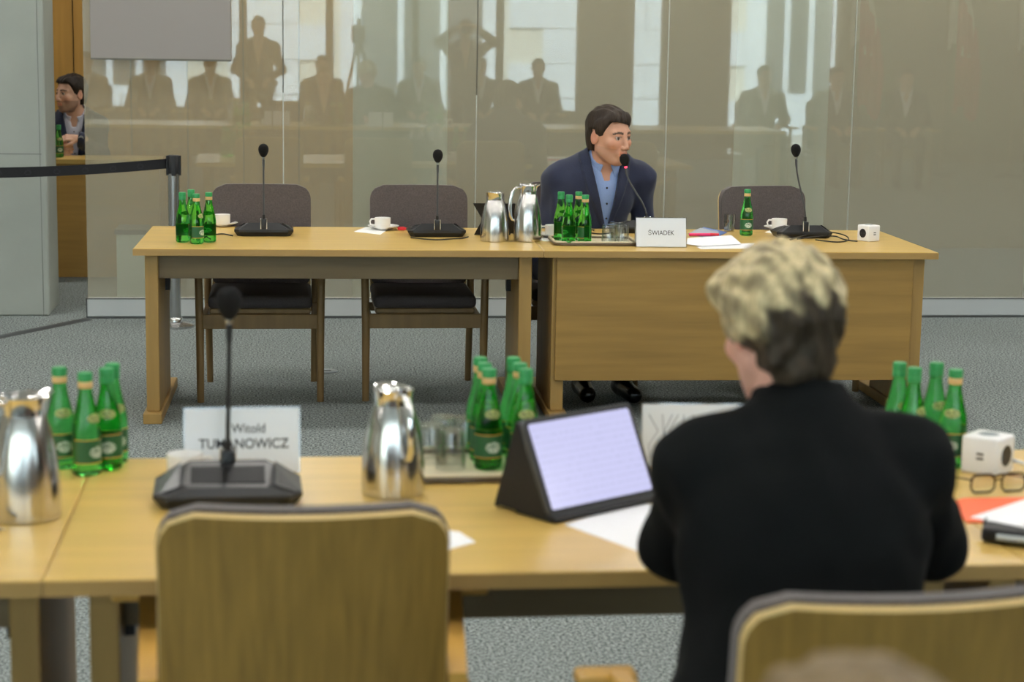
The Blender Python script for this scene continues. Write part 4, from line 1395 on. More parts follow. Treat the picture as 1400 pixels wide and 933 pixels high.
def head_sdf(q, fem=False):
    """q in head space: x to the person's right, y to the face, z up"""
    ax = np.abs(q[:, 0])
    qa = np.stack([ax, q[:, 1], q[:, 2]], 1)
    d = sd_ell(q, V3(0, -0.012, 0.035), (0.074, 0.096, 0.084))
    d = smin(d, sd_ell(q, V3(0, 0.026, -0.022), (0.060, 0.066, 0.084)), 0.03)
    d = smin(d, sd_caps(qa, V3(0.050, 0.0, -0.052), V3(0.020, 0.058, -0.092), 0.019, 0.017), 0.025)
    d = smin(d, sd_ell(q, V3(0, 0.066, -0.094), (0.022, 0.020, 0.019)), 0.02)
    d = smin(d, sd_caps(qa, V3(0.0, 0.080, 0.025), V3(0.040, 0.068, 0.024), 0.013, 0.011), 0.016)
    d = smin(d, sd_ell(qa, V3(0.041, 0.062, -0.018), (0.022, 0.022, 0.020)), 0.02)
    d = smax(d, -sd_ell(qa, V3(0.031, 0.098, 0.006), (0.017, 0.014, 0.011)), 0.012)
    d = smin(d, sd_caps(q, V3(0, 0.088, 0.016), V3(0, 0.107, -0.028), 0.007, 0.010), 0.010)
    d = smin(d, sd_ell(qa, V3(0.011, 0.100, -0.034), (0.009, 0.011, 0.008)), 0.007)
    d = smin(d, sd_ell(q, V3(0, 0.082, -0.060), (0.026, 0.017, 0.022)), 0.016)
    d = smin(d, sd_caps(qa, V3(0.0, 0.098, -0.0545), V3(0.020, 0.088, -0.0575), 0.0055, 0.003), 0.004)
    d = smin(d, sd_caps(qa, V3(0.0, 0.097, -0.0655), V3(0.017, 0.089, -0.0625), 0.0062, 0.003), 0.004)
    d = smin(d, np.linalg.norm(qa - V3(0.031, 0.0765, 0.006), axis=1) - 0.0122, 0.003)
    d = smin(d, sd_caps(qa, V3(0.019, 0.086, 0.0125), V3(0.044, 0.078, 0.0110), 0.0034, 0.0030), 0.004)   # upper lids
    # ears
    c, s = math.cos(0.35), math.sin(0.35)
    Re = np.array([[c, s, 0], [-s, c, 0], [0, 0, 1.0]]).T
    ear = sd_ell(qa, V3(0.0765, -0.012, -0.004), (0.007, 0.017, 0.029), Re)
    ear = smax(ear, -sd_ell(qa, V3(0.085, -0.006, 0.0), (0.007, 0.009, 0.016), Re), 0.005)
    return smin(d, ear, 0.006)


def head_color(q, skin, lip, brow, beard=None, eye=(0.05, 0.03, 0.02), gaze=(0, 1, 0)):
    ax = np.abs(q[:, 0])
    C = np.tile(np.array(skin), (len(q), 1))
    def put_(mask, col, a=1.0):
        C[mask] = C[mask] * (1 - a) + np.array(col) * a
    ch = (np.linalg.norm(np.stack([ax - 0.042, q[:, 1] - 0.075, q[:, 2] + 0.03], 1), axis=1) < 0.03)
    put_(ch, np.array(skin) * (1.06, 0.86, 0.84), 0.4)
    put_((np.abs(ax) > 0.074) & (q[:, 1] < 0.02), np.array(skin) * (1.05, 0.8, 0.78), 0.6)
    if beard is not None:
        b = (q[:, 1] > -0.005) & (q[:, 2] < -0.040 + 0.10 * np.clip(ax - 0.035, 0, 1)) & (q[:, 2] > -0.15)
        b &= ~((ax < 0.024) & (np.abs(q[:, 2] + 0.060) < 0.0095))
        put_(b, beard[0], beard[1])
    put_((ax < 0.024 - 0.25 * np.abs(q[:, 2] + 0.060)) & (np.abs(q[:, 2] + 0.060) < 0.0095) & (q[:, 1] > 0.078), lip, 0.8)
    put_((ax < 0.021) & (np.abs(q[:, 2] + 0.0598) < 0.0018) & (q[:, 1] > 0.07), np.array(lip) * 0.3, 0.9)
    zb = 0.0275 + 0.10 * (ax - 0.015) * (ax < 0.038) - 0.25 * np.clip(ax - 0.038, 0, 1)
    put_((np.abs(q[:, 2] - zb) < 0.0048 - 0.05 * np.clip(ax - 0.02, 0, 1)) & (ax > 0.011) & (ax < 0.053) & (q[:, 1] > 0.045), brow, 0.9)
    ec = np.linalg.norm(np.stack([ax - 0.031, q[:, 1] - 0.0765, q[:, 2] - 0.006], 1), axis=1)
    em = (ec < 0.0135) & (q[:, 1] > 0.082) & (np.abs(q[:, 2] - 0.005) < 0.0062)
    put_(em, (0.62, 0.58, 0.55))
    g = nz_(gaze)
    for s in (-1, 1):
        ir = np.linalg.norm(q - (V3(s * 0.031, 0.0765, 0.006) + g * 0.0122), axis=1)
        put_(ir < 0.0065, eye)
    put_((np.abs(q[:, 2] - 0.0122) < 0.0017) & (np.abs(ax - 0.031) < 0.015) & (q[:, 1] > 0.07), np.array(brow) * 0.8, 0.8)
    put_((np.abs(ax - 0.008) < 0.003) & (q[:, 2] < -0.038) & (q[:, 2] > -0.044) & (q[:, 1] > 0.09), np.array(lip) * 0.3, 0.8)
    return C


def frame(front, up):
    f, u = nz_(front), nz_(up)
    r = nz_(np.cross(f, u))
    u = np.cross(r, f)
    return np.stack([r, f, u], 1)                  # columns: right, front, up


def hand_parts(w, d, n, side, curl=0.5, grip=0.0, h=0.004, sc=1.0):
    """hand at wrist w pointing along d, palm facing n; side +1 puts the thumb towards d x n"""
    d = nz_(d); n = nz_(n - d * (np.asarray(n) @ d)); t = np.cross(d, n) * side
    w = np.asarray(w, float)
    prim = []
    for k, (off, ln, r) in enumerate(((0.030, 0.072, 0.0088), (0.010, 0.080, 0.0090), (-0.010, 0.074, 0.0086), (-0.029, 0.058, 0.0078))):
        a = w + (d * 0.088 + t * off) * sc
        cur = d.copy()
        base = 0.25 + curl * 0.7 + 0.06 * k
        dirs = []
        ang = 0.0
        for m_, l in ((base, 0.45), (curl * 0.9, 0.32), (curl * 0.6, 0.23)):
            ang += m_
            dirs.append((d * math.cos(ang) + n * math.sin(ang), l * ln * sc))
        p = w + (d * 0.045 + t * off * 0.8) * sc
        prim.append((p, a, 0.0115 * sc, r * sc * 1.05))
        for dv_, l in dirs:
            b = a + dv_ * l
            prim.append((a, b, r * sc, r * sc * 0.92))
            a = b
    p0 = w + (d * 0.022 + t * 0.022) * sc
    p1 = w + (d * 0.055 + t * 0.050 + n * 0.012) * sc
    p2 = w + (d * 0.085 + t * 0.054 + n * (0.020 + 0.02 * curl)) * sc
    p3 = w + (d * 0.108 + t * 0.046 + n * (0.026 + 0.03 * curl)) * sc
    prim += [(p0, p1, 0.014 * sc, 0.0105 * sc), (p1, p2, 0.0105 * sc, 0.0095 * sc), (p2, p3, 0.0095 * sc, 0.008 * sc)]
    R3 = np.stack([t, n, d], 1)
    def f(p):
        v = sd_ell(p, w + d * 0.050 * sc, (0.040 * sc, 0.015 * sc, 0.050 * sc), R3)
        v = smin(v, sd_caps(p, w - d * 0.03, w + d * 0.03 * sc, 0.026, 0.023), 0.02)
        for a, b, ra, rb in prim:
            v = smin(v, sd_caps(p, a, b, ra, rb), 0.006)
        return v
    pts = np.array([x for a, b, _, _ in prim for x in (a, b)] + [w - d * 0.04])
    return surface(f, pts.min(0) - 0.03, pts.max(0) + 0.03, h)


def person(label, J, look, skin, hair_fn, hair_col, clothes, beard=None, res=1.0, head_scale=1.0, group=None, gaze=(0, 1, 0), lip=None, hands=True, brow=None, collar=True, vneck=0.26, vhalf=0.06, legs=True, jacket_extra=None, head_up=(0, 0, 1), body_scale=1.0, hand_cfg=None, folds=0.0055, arm=1.0, trap=0.025, neck_cut=0.068):
    """J: joints in metres. look: face direction. clothes: jacket, shirt, trousers materials."""
    J = {k: np.asarray(v, float) for k, v in J.items()}
    base = V3(J['pel'][0], J['pel'][1], 0)
    root = empty('person', base, 0, label, 'person', group)
    lat = nz_(J['shR'] - J['shL'])
    tup = nz_(J['nek'] - J['pel'])
    front = nz_(np.cross(tup, lat))
    T = np.stack([lat, front, np.cross(lat, front)], 1)
    sw = np.linalg.norm(J['shR'] - J['shL']) / 2
    bs = body_scale
    ax_ = J['nek'] - J['pel']
    chest, waist = J['pel'] + ax_ * 0.66, J['pel'] + ax_ * 0.33

    def torso(p):
        d = sd_ell(p, J['pel'], (0.172 * bs, 0.125 * bs, 0.135), T)
        d = smin(d, sd_ell(p, waist, (0.150 * bs, 0.112 * bs, 0.17), T), 0.06)
        d = smin(d, sd_ell(p, chest, (0.165 * bs, 0.115 * bs, 0.20), T), 0.06)
        d = smin(d, sd_caps(p, J['shL'], J['shR'], 0.052, 0.052), 0.05)
        for s in ('shL', 'shR'):
            d = smin(d, sd_caps(p, J['nek'] + V3(0, 0, trap), J[s] + V3(0, 0, 0.0), 0.046, 0.042), 0.04)
        return d

    def arms(p, t1=1.0):
        d = np.full(len(p), 9.0)
        for s in 'LR':
            d = smin(d, sd_caps(p, J['sh' + s], J['el' + s], 0.047 * arm, 0.041 * arm), 0.02)
            e = J['el' + s] + (J['wr' + s] - J['el' + s]) * t1
            d = smin(d, sd_caps(p, J['el' + s], e, 0.040 * arm, 0.040 - 0.013 * t1), 0.03)
        return d

    hc = J['head']
    H = frame(look, head_up)
    hs = head_scale
    nk0, nk1 = J['nek'] - tup * 0.03, hc + H @ V3(0, -0.022, -0.055) * hs

    def body_all(p):
        d = smin(torso(p), arms(p), 0.05)
        return smin(d, sd_caps(p, nk0, nk1, 0.060, 0.054), 0.035)

    def head_f(p):
        q = (p - hc) @ H / hs
        d = head_sdf(q) * hs
        return smin(d, sd_caps(p, nk0, nk1, 0.059, 0.053), 0.022)

    sk = np.array(skin)
    lp = np.array(lip) if lip is not None else sk * (0.95, 0.62, 0.60)
    br = np.array(brow) if brow is not None else np.array(hair_col[0]) * 0.8
    parts = []
    allp = np.array([J[k] for k in J])
    up_pts = np.array([J[k] for k in J if k[:2] in ('pe', 'ne', 'sh', 'el', 'wr')])
    lo, hi = up_pts.min(0) - 0.19, up_pts.max(0) + 0.14
    hb = 0.016 * res
    v, f = surface(body_all, lo, hi, hb)
    parts.append((v, f, np.tile(sk, (len(v), 1))))
    hh = 0.0036 * (res if res < 1.5 else 2.2)
    v, f = surface(head_f, hc - 0.155 * hs - V3(0, 0, 0.05), hc + 0.155 * hs, hh)
    parts.append((v, f, head_color((v - hc) @ H / hs, sk, lp, br, beard, gaze=gaze)))
    if hands:
        for s in 'LR':
            cfg = (hand_cfg or {}).get(s, {})
            dv_ = cfg.get('dir', J['wr' + s] - J['el' + s])
            v, f = hand_parts(J['wr' + s], dv_, cfg.get('palm', V3(0, 0, -1)), cfg.get('side', 1 if s == 'R' else -1), cfg.get('curl', 0.35), h=0.0045)
            parts.append((v, f, np.tile(sk, (len(v), 1))))
    V, Fc, C = join(parts)
    mesh_obj('body', V - base, Fc, MAT['skin'], root, True, C)

    # hair
    if hair_fn:
        def hf(p):
            return hair_fn((p - hc) @ H / hs) * hs
        v, f = surface(hf, hc - 0.16 * hs, hc + 0.17 * hs, 0.0042 * (res if res < 1.5 else 2.2))
        mesh_obj('hair', v - base, f, MAT['hair'], root, True, hair_col[1]((v - hc) @ H / hs) if callable(hair_col[1]) else np.tile(np.array(hair_col[0]), (len(v), 1)))

    # shirt
    NL = J['nek']
    if clothes.get('shirt'):
        def shirt_f(p):
            d = smin(torso(p), arms(p, 0.97), 0.05) - 0.005
            q = (p - NL) @ T
            d = np.maximum(d, -(sd_caps(p, nk0 + tup * 0.01, nk1, 0.0615, 0.056)))
            op = np.maximum(np.abs(q[:, 0]) - (0.012 + 0.30 * np.clip(q[:, 2] + 0.055, 0, 1)), -q[:, 1])
            d = np.where(q[:, 2] > -0.055, smax(d, -op, 0.004), d)
            return d
        v, f = surface(shirt_f, lo, hi, 0.010 * res)
        sh = mesh_obj('shirt', v - base, f, clothes['shirt'], root, True)
        if collar:
            nd = nz_(nk1 - nk0)
            N3 = np.stack([lat, np.cross(nd, lat), nd], 1)
            NC = NL + nd * 0.042
            def col_f(p):
                q = (p - NC) @ N3
                r = np.hypot(q[:, 0], q[:, 1] * 0.95)
                Rr = 0.071 + 0.25 * np.clip(0.02 - q[:, 2], 0, 1)
                z0 = -0.018 - 0.040 * np.clip(q[:, 1] / 0.07, 0, 1)
                z1 = 0.034 - 0.030 * np.clip(q[:, 1] / 0.06, 0, 1)
                d = np.abs(r - Rr) - 0.0048
                d = np.maximum(d, z0 - q[:, 2]); d = np.maximum(d, q[:, 2] - z1)
                gap = np.maximum(np.abs(q[:, 0]) - (0.016 + 0.35 * np.abs(q[:, 2] - 0.01)), -q[:, 1])
                return np.maximum(d, -gap)
            v, f = surface(col_f, NC - 0.13, NC + 0.13, 0.0036 * max(1, res))
            mesh_obj('shirt_collar', v - base, f, clothes['shirt'], root, True)
            if res <= 1:
                for k in range(3):
                    z = -0.085 - 0.075 * k
                    o = NL + T @ V3(0, 0, z)
                    ts_ = np.linspace(0.02, 0.3, 200)
                    pts = o[None, :] + ts_[:, None] * front[None, :]
                    hit = ts_[np.argmin(np.abs(shirt_f(pts)))]
                    c = o + front * (hit + 0.001)
                    MB().ball(c - base, 0.0052, 6).build('shirt_button', MAT['ink'], root, True)

    # jacket
    if clothes.get('jacket'):
        jx = jacket_extra
        def jac_f(p):
            q = (p - NL) @ T
            off = 0.019 + folds * wob(p, 26, 0.6) + folds * 0.7 * wob(p, 47, 2.1)
            if vneck:
                halfw = np.clip(vhalf * (1 + q[:, 2] / vneck), 0.003, 0.2)
                edge = np.abs(q[:, 0]) - halfw
                lap = (edge < 0.05 * np.clip(1.25 + q[:, 2] / vneck, 0.1, 1)) & (q[:, 1] > 0) & (q[:, 2] > -vneck)
                off = off + 0.010 * lap
            d = smin(torso(p) - off, arms(p, 0.93) - off + 0.004, 0.045)
            if jx is not None: d = jx(p, q, d)
            d = np.maximum(d, -(sd_caps(p, nk0 + tup * 0.02, nk1 + tup * 0.1, neck_cut, neck_cut + 0.007)))
            if vneck:
                d = np.where(q[:, 2] > -vneck - 0.02, np.maximum(d, -np.maximum(edge, -q[:, 1])), d)
                # coat collar round the back of the neck
                nd = nz_(nk1 - nk0)
                r = np.hypot(q[:, 0], q[:, 1])
                cd = np.maximum(np.abs(r - 0.079) - 0.006, np.maximum(-0.03 - q[:, 2], q[:, 2] - 0.045 + 0.5 * np.clip(q[:, 1] + 0.02, 0, 1)))
                cd = np.maximum(cd, q[:, 1] - 0.055)
                d = np.minimum(d, cd)
            return d
        v, f = surface(jac_f, lo, hi, 0.0085 * max(1, res))
        mesh_obj('jacket', v - base, f, clothes['jacket'], root, True)

    # trousers and shoes
    if legs:
        lg = np.array([J[k] for k in J if k[:2] in ('pe', 'hi', 'kn', 'an')])
        def leg_f(p):
            d = sd_ell(p, J['pel'], (0.175 * bs, 0.13 * bs, 0.13), T)
            for s in 'LR':
                d = smin(d, sd_caps(p, J['hi' + s], J['kn' + s], 0.085, 0.062), 0.05)
                d = smin(d, sd_caps(p, J['kn' + s], J['an' + s] + V3(0, 0, 0.03), 0.062, 0.05), 0.03)
            return d
        v, f = surface(leg_f, lg.min(0) - 0.2, lg.max(0) + 0.2, 0.016 * res)
        mesh_obj('trousers', v - base, f, clothes['trousers'], root, True)
        for s in 'LR':
            a = J['an' + s]
            d_ = J.get('toe' + s, a + front * 0.16)
            dr = nz_(V3(d_[0] - a[0], d_[1] - a[1], 0))
            def shoe_f(p):
                d = sd_caps(p, V3(a[0], a[1], 0.045) - dr * 0.03, V3(a[0], a[1], 0.035) + dr * 0.17, 0.045, 0.038)
                d = smin(d, sd_caps(p, V3(a[0], a[1], 0.05), a + V3(0, 0, 0.02), 0.045, 0.042), 0.02)
                return np.maximum(d, -p[:, 2])
            pts = np.array([a - 0.1, a + 0.1, a + dr * 0.25 - 0.06, a + dr * 0.25 + 0.06])
            v, f = surface(shoe_f, pts.min(0), pts.max(0), 0.010 * max(1, res))
            mesh_obj('shoe', v - base, f, MAT['shoe_black'], root, True)
    return root


# hair shapes (head space)
def short_hair(fringe=0.0, side=1.0):
    def f(q):
        ax = np.abs(q[:, 0])
        n = 0.0022 * np.sin(q[:, 0] * 210 + 2.0 * np.sin(q[:, 1] * 45)) + 0.0025 * wob(q, 90, 1.0)
        d = sd_ell(q, V3(0.0, -0.016, 0.043), (0.083, 0.104, 0.090))
        d = smin(d, sd_ell(q, V3(0, -0.045, -0.015), (0.070, 0.064, 0.075)), 0.02)
        d = smin(d, sd_caps(q, V3(-0.040, 0.052, 0.082), V3(0.040, 0.052, 0.082), 0.019, 0.019), 0.03)
        d = d + n
        line = 0.072 - 0.05 * np.clip(ax - 0.045, 0, 1) - fringe * np.clip(side * q[:, 0] + 0.02, 0, 0.07) * 0.5
        line = np.where(q[:, 1] < 0.055, line - (0.055 - q[:, 1]) * 2.2, line)
        line = np.where(q[:, 1] < 0.030, 0.010 - 0.6 * np.clip(0.03 - q[:, 1], 0, 0.02), line)
        line = np.where(q[:, 1] < -0.005, 0.0 + 0.030 * (q[:, 1] > -0.032), line)
        line = np.where(q[:, 1] < -0.032, -0.065, line)
        return smax(d, line - q[:, 2], 0.006)
    return f


BROWN = srgb(52, 42, 34)
SKIN = srgb(202, 152, 126)


def tint(c, a=0.0):
    return lambda q: np.tile(np.array(c), (len(q), 1)) * (1 + a * wob(q, 60, 0.3))[:, None]


# ------------------------------------------------------------------ the witness
wy = 9.03
Jw = dict(pel=V3(CH3[0] - 0.01, 9.12, 0.57), nek=PY(826, 224, wy - 0.02), shR=PY(763, 246, wy + 0.03), shL=PY(875, 244, wy + 0.02),
          elR=PY(749, 318, 9.14), elL=PY(879, 318, 9.12), wrR=V3(*(PY(788, 306, 9.0)[:2]), 0.66), wrL=V3(*(PY(850, 306, 9.0)[:2]), 0.66),
          head=PY(833, 187, 8.93))
px_ = Jw['pel']
Jw.update(hiR=px_ + (-0.09, -0.03, -0.03), hiL=px_ + (0.09, -0.03, -0.03))
s1, s2 = P(788, 531, 0), P(843, 533, 0)
Jw.update(knR=V3(s1[0] - 0.02, 8.62, 0.50), knL=V3(s2[0] + 0.02, 8.62, 0.50), anR=V3(s1[0], 8.62, 0.09), anL=V3(s2[0], 8.60, 0.09))
Jw.update(toeR=V3(s1[0], 8.4, 0), toeL=V3(s2[0] + 0.03, 8.4, 0))
person('dark haired man in navy jacket and blue shirt leaning to the microphone', Jw, (math.sin(0.62), -math.cos(0.62), -0.10), SKIN,
       short_hair(0.5, -1), (BROWN, tint(BROWN, 0.25)), dict(jacket=MAT['cloth_navy'], shirt=MAT['cloth_shirt_blue'], trousers=MAT['trouser_dark']),
       beard=((0.16, 0.11, 0.09), 0.22), head_scale=1.12, gaze=(0.12, 1, 0.02), vneck=0.30, vhalf=0.066, body_scale=1.12, trap=0.045)

# ------------------------------------------------------------------ the woman in the black jacket
wy = 2.90
cx_ = CH6[0]
Jf = dict(pel=V3(cx_ - 0.035, 2.70, 0.56), nek=PY(1094, 588, wy - 0.0), shL=PY(962, 640, wy), shR=PY(1236, 634, wy),
          elL=PY(926, 745, 3.02), elR=PY(1272, 745, 3.02), head=PY(1062, 452, wy + 0.06))
Jf['wrL'] = V3(Jf['elL'][0] + 0.10, 3.30, 0.80); Jf['wrR'] = V3(Jf['elR'][0] - 0.12, 3.30, 0.80)
for s, o in (('L', -0.09), ('R', 0.09)):
    Jf['hi' + s] = Jf['pel'] + (o, 0.02, -0.02)
    Jf['kn' + s] = Jf['pel'] + (o * 0.8, 0.40, -0.09)
    Jf['an' + s] = V3(Jf['pel'][0] + o * 0.9, 3.10, 0.09)
    Jf['toe' + s] = V3(Jf['pel'][0] + o * 1.3, 3.4, 0)


def woman_hair(q):
    ax = np.abs(q[:, 0])
    lay = np.sin(q[:, 0] * 150 + 3.0 * np.sin(q[:, 2] * 38 + q[:, 0] * 20)) * 0.0028 + 0.006 * wob(q, 62, 0.4) + 0.004 * wob(q, 125, 1.9)
    d = sd_ell(q, V3(0.0, -0.020, 0.050), (0.096, 0.112, 0.094))
    d = smin(d, sd_ell(q, V3(0.0, -0.050, 0.015), (0.090, 0.080, 0.070)), 0.03)
    d = smin(d, sd_ell(q, V3(0, -0.058, -0.045), (0.066, 0.052, 0.066)), 0.025)
    d = smin(d, sd_caps(q, V3(-0.05, 0.068, 0.085), V3(0.05, 0.068, 0.085), 0.03, 0.03), 0.03)
    d = d + lay
    line = np.where(q[:, 1] > 0.03, np.where(ax > 0.052, -0.012, 0.045), np.where(q[:, 1] > -0.022, -0.018, -0.108 + 0.25 * ax))
    return smax(d, line - q[:, 2], 0.006)


def woman_hair_col(q):
    blond, dark = np.array(srgb(212, 194, 150)), np.array(srgb(64, 54, 42))
    edge = 0.030 - 0.55 * np.clip(np.abs(q[:, 0] - 0.004) - 0.014, 0, 0.08) + 0.016 * np.sin(q[:, 0] * 105 + q[:, 2] * 70 + 1.0) + 0.020 * wob(q, 70, 0.2) + 0.012 * wob(q, 150, 0.9)
    t = np.clip((q[:, 2] - edge) / 0.022 + 0.5, 0, 1)
    t = t * np.clip(0.80 + 0.30 * wob(q, 75, 1.3) + 0.30 * np.sin(q[:, 0] * 190 + q[:, 2] * 110 + 3 * wob(q, 40, 0.7)), 0.25, 1)
    return dark + (blond - dark) * t[:, None]


def black_back(p, q, d):
    """soft collar behind the neck and a fuller skirt of the jacket"""
    r = np.hypot(q[:, 0], q[:, 1] + 0.01)
    cd = np.maximum(np.abs(r - 0.058 - 0.25 * np.clip(0.05 - q[:, 2], 0, 0.1)) - 0.012, np.maximum(-0.06 - q[:, 2], q[:, 2] - 0.066 + 0.35 * np.clip(q[:, 1], 0, 1)))
    d = smin(d, cd, 0.035)
    sk_ = sd_ell(p, Jf['pel'] + V3(-0.01, 0.02, 0.03), (0.225, 0.16, 0.17))
    return smin(d, sk_, 0.08)


person('woman with short blond and brown hair in a black jacket seen from behind', Jf, (-0.22, 0.92, -0.30), srgb(222, 168, 148), woman_hair,
       ((0.06, 0.05, 0.04), woman_hair_col), dict(jacket=MAT['cloth_black'], trousers=MAT['cloth_black']), head_scale=0.98, vneck=0, jacket_extra=black_back, folds=0.006, body_scale=1.10, arm=1.08, trap=-0.005, neck_cut=0.050)

# ------------------------------------------------------------------ the man in the doorway
ym = 13.55
Jd = dict(pel=PY(100, 330, ym + 0.05), nek=PY(103, 160, ym), shR=PY(72, 171, ym), shL=PY(134, 171, ym), head=PY(97, 129, ym - 0.08),
          elR=PY(64, 214, ym - 0.12), wrR=PY(72, 208, ym - 0.33), elL=PY(137, 212, ym - 0.10), wrL=PY(109, 190, ym - 0.33))
Jd['pel'][2] = 0.56
for s, o in (('R', -0.09), ('L', 0.09)):
    Jd['hi' + s] = Jd['pel'] + (o, -0.02, -0.02)
    Jd['kn' + s] = Jd['pel'] + (o * 1.2, -0.20, -0.10)
    Jd['an' + s] = V3(Jd['pel'][0] + o, ym - 0.10, 0.09)
person('bearded man in navy suit and open white shirt sitting in the doorway', Jd, (-math.sin(0.80), -math.cos(0.80), 0.0), srgb(216, 172, 148), short_hair(0.0),
       (BROWN, tint(srgb(44, 36, 30), 0.2)), dict(jacket=MAT['cloth_navy'], shirt=MAT['cloth_shirt_white'], trousers=MAT['trouser_dark']), beard=((0.07, 0.045, 0.035), 0.5), head_scale=1.08,
       vneck=0.36, vhalf=0.068, hand_cfg=dict(L=dict(dir=V3(-1, -0.15, 0.10), palm=V3(0.1, 0.6, -1), side=1, curl=0.35), R=dict(dir=V3(0.95, -0.2, 0.1), palm=V3(0.1, 0.9, -0.1), side=1, curl=0.6)))
wt = Jd['wrL'] + V3(0.012, 0, -0.002)
wa = empty('wrist_watch', wt, 0, 'silver wrist watch on the wrist of the man in the doorway', 'watch')
MB().lathe([(0.018, -0.004), (0.019, 0.0), (0.018, 0.004)], 20, (0, -0.031, 0.008), Matrix.Rotation(math.pi / 2, 3, 'X')).build('watch_case', MAT['watch_metal'], wa, True)
MB().tube([(0, 0.031 * math.cos(a), 0.031 * math.sin(a)) for a in (2 * math.pi * k / 20 for k in range(20))], 0.0045, 8, True).build('strap', MAT['watch_metal'], wa, True)
bt = copy_tree(BOT)
bp_ = PY(81, 216, 13.03)
bt.location = (float(bp_[0]), 13.03, float(zt)); bt.rotation_euler = (0, 0, 0.4)
tag(bt, 'green water bottle held on the wooden counter in the doorway', 'bottle')
if 'group' in bt: del bt['group']

# ------------------------------------------------------------------ head at the very front, out of focus
yh_ = 1.22
hd_ = PY(1180, 899, yh_) - V3(0, 0, 0.132)
Jh = dict(head=hd_, nek=hd_ + (0, -0.05, -0.19), pel=hd_ + (0, -0.08, -0.70))
Jh['shL'], Jh['shR'] = Jh['nek'] + (-0.17, 0.0, -0.06), Jh['nek'] + (0.17, 0.0, -0.06)
for s, o in (('L', -1), ('R', 1)):
    Jh['el' + s] = Jh['sh' + s] + (o * 0.04, 0.06, -0.28)
    Jh['wr' + s] = Jh['el' + s] + (-o * 0.05, 0.22, -0.03)
    Jh['hi' + s] = Jh['pel'] + (o * 0.09, 0.02, -0.02)
    Jh['kn' + s] = Jh['pel'] + (o * 0.12, 0.42, -0.03)
    Jh['an' + s] = V3(Jh['pel'][0] + o * 0.12, Jh['pel'][1] + 0.42, 0.09)
HB = srgb(140, 117, 84)
person('blurred brown haired person in the row behind the woman in black', Jh, (0, 1, -0.05), srgb(214, 168, 142), short_hair(0.0), (HB, tint(HB, 0.2)),
       dict(jacket=MAT['cloth_dark'], trousers=MAT['trouser_dark']), vneck=0.2, vhalf=0.05, res=1.4)
chair_copy(chair0, (Jh['pel'][0], Jh['pel'][1] + 0.06, 0), 0, 'wooden armchair of the blurred brown haired person')

# ================================================================== people and things behind the photographer (mirrored in the glass)
def stand(loc, label, raised):
    x, y = loc
    b = V3(x, y, 0)
    J = dict(pel=b + (0, 0, 0.95), nek=b + (0, 0.03, 1.48), shL=b + (-0.18, 0.02, 1.42), shR=b + (0.18, 0.02, 1.42), head=b + (0, 0.06, 1.66))
    for s, o in (('L', -1), ('R', 1)):
        if raised:
            J['el' + s] = b + (o * 0.33, 0.14, 1.52); J['wr' + s] = b + (o * 0.13, 0.27, 1.68)
        else:
            J['el' + s] = b + (o * 0.27, 0.04, 1.16); J['wr' + s] = b + (o * 0.14, 0.20, 1.06)
        J['hi' + s] = b + (o * 0.09, 0, 0.90); J['kn' + s] = b + (o * 0.10, 0.02, 0.50); J['an' + s] = b + (o * 0.11, 0, 0.09)
    return person(label, J, (0, 1, 0), SKIN, short_hair(0.0), (BROWN, tint(BROWN)), dict(jacket=MAT['cloth_dark'], trousers=MAT['trouser_dark']), res=1.8, vneck=0.3, hands=True)


stand((-0.34, -0.85), 'person in dark clothes standing behind the seats by the window', False)
stand((2.12, -1.0), 'person in dark clothes holding a camera up before the window', True)
pc = empty('photo_camera', (2.12, -0.70, 1.62), 0, 'black photo camera held up before the window', 'camera')
MB().box((-0.07, -0.035, 0), (0.07, 0.035, 0.095), 0.012, 2).build('camera_body', MAT['black_plastic'], pc, True)
MB().lathe([(0.036, 0), (0.038, 0.09), (0.042, 0.12)], 20, (0, 0.03, 0.045), Matrix.Rotation(-math.pi / 2, 3, 'X')).build('camera_lens', MAT['black_plastic'], pc, True)

# video camera on its tripod
tv = empty('video_camera', (0.85, -1.1, 0), 0, 'video camera on a tripod between the standing people', 'video camera')
for k in range(3):
    a = 2 * math.pi * k / 3 + 0.5
    MB().tube([(0.04 * math.cos(a), 0.04 * math.sin(a), 1.40), (0.40 * math.cos(a), 0.40 * math.sin(a), 0.0)], [0.02, 0.014], 8).build('tripod_leg', MAT['black_matte'], tv, True)
MB().lathe([(0.06, 1.36), (0.06, 1.45), (0.04, 1.48)], 16).build('tripod_head', MAT['black_matte'], tv, True)
MB().box((-0.08, -0.22, 1.48), (0.08, 0.18, 1.70), 0.02, 2).build('camera_body', MAT['black_plastic'], tv, True)
MB().lathe([(0.055, 0), (0.06, 0.14)], 18, (0, 0.18, 1.60), Matrix.Rotation(-math.pi / 2, 3, 'X')).build('camera_lens', MAT['black_plastic'], tv, True)
MB().box((-0.02, -0.15, 1.70), (0.02, 0.12, 1.78), 0.008, 2).build('carry_handle', MAT['black_plastic'], tv, True)
MB().tube([(0.05, -0.15, 1.45), (0.10, -0.45, 1.30)], 0.012, 8).build('pan_bar', MAT['black_matte'], tv, True)

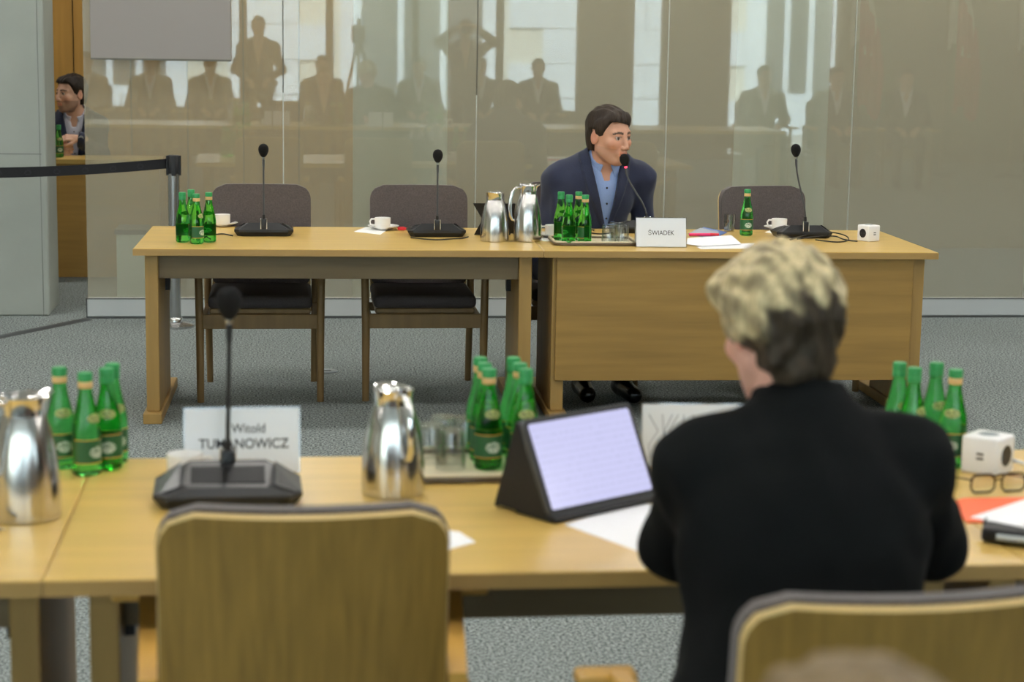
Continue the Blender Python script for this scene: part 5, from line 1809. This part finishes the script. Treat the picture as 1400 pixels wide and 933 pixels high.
# seated people
b = V3(0, 0, 0)
J = dict(pel=V3(0, -0.08, 0.56), nek=V3(0, 0.0, 1.02), shL=V3(-0.18, 0.0, 0.97), shR=V3(0.18, 0.0, 0.97), head=V3(0, 0.05, 1.20))
for s, o in (('L', -1), ('R', 1)):
    J['el' + s] = V3(o * 0.25, 0.06, 0.72); J['wr' + s] = V3(o * 0.12, 0.25, 0.66)
    J['hi' + s] = V3(o * 0.09, -0.05, 0.54); J['kn' + s] = V3(o * 0.12, 0.38, 0.52); J['an' + s] = V3(o * 0.12, 0.38, 0.09)
src = person('person in dark suit seated in the audience row by the window', J, (0, 1, -0.05), SKIN, short_hair(0.0), (BROWN, tint(BROWN)), dict(jacket=MAT['cloth_dark'], shirt=MAT['cloth_shirt_white'], trousers=MAT['trouser_dark']), res=1.9, group='audience mirrored in the glass')
off0 = src.location.copy()
spots = [(0.42, -1.55), (1.62, -1.55), (2.40, -2.1), (3.1, -1.6), (-1.65, -1.6), (-0.95, -1.6), (-2.4, -1.6), (5.3, 1.0), (6.1, 1.1), (6.9, 1.2)]
for i, (x, y) in enumerate(spots):
    o = src if i == 0 else copy_tree(src)
    o.location = (x + off0.x, y + off0.y, 0)
    o.rotation_euler = (0, 0, 0.15 * math.sin(i * 2.3))
    chair_copy(chair0, (x, y - 0.02, 0), 0.15 * math.sin(i * 2.3), 'wooden armchair in the audience row by the window', 'audience chairs mirrored in the glass')

# flags in the corner, mirrored at the right of the glass
for i, (x, y) in enumerate(((6.75, -0.6), (7.9, -0.4), (8.7, -0.2))):
    fl = empty('flag', (x, y, 0), 0, 'white and red flag hanging from a pole in the corner', 'flag', 'flags mirrored in the glass')
    MB().lathe([(0.16, 0), (0.16, 0.03), (0.05, 0.05)], 20).build('stand', MAT['rail_dark'], fl, True)
    MB().tube([(0, 0, 0.04), (0, 0, 2.75)], 0.014, 10).build('pole', MAT['chair_leg'], fl, True)
    for nm, z0, z1, x0, sh in (('white_band', 1.5, 2.7, 0.0, 0.0), ('red_band', 0.75, 2.25, 0.10, 0.0)):
        v, f = [], []
        n = 24
        for k in range(n + 1):
            t = k / n
            xx = x0 + 0.02 + 0.34 * t
            yy = 0.035 * math.sin(t * 21) + (0.03 if nm == 'red_band' else 0)
            top = z1 - 0.55 * t if nm == 'white_band' else z1 - 0.5 * t
            bot = z0 + 0.1 * math.sin(t * 6)
            for z, w in ((bot, 0.85), ((top + bot) / 2, 0.9), (top, 0.7)):
                v.append((x0 + (xx - x0) * w, yy, z)); 
        for k in range(n):
            for j in range(2):
                a = k * 3 + j
                f.append((a, a + 3, a + 4, a + 1))
        o = mesh_obj(nm, v, f, MAT['flag_white' if nm == 'white_band' else 'flag_red'], fl, True)
        md = o.modifiers.new('thick', 'SOLIDIFY'); md.thickness = 0.004
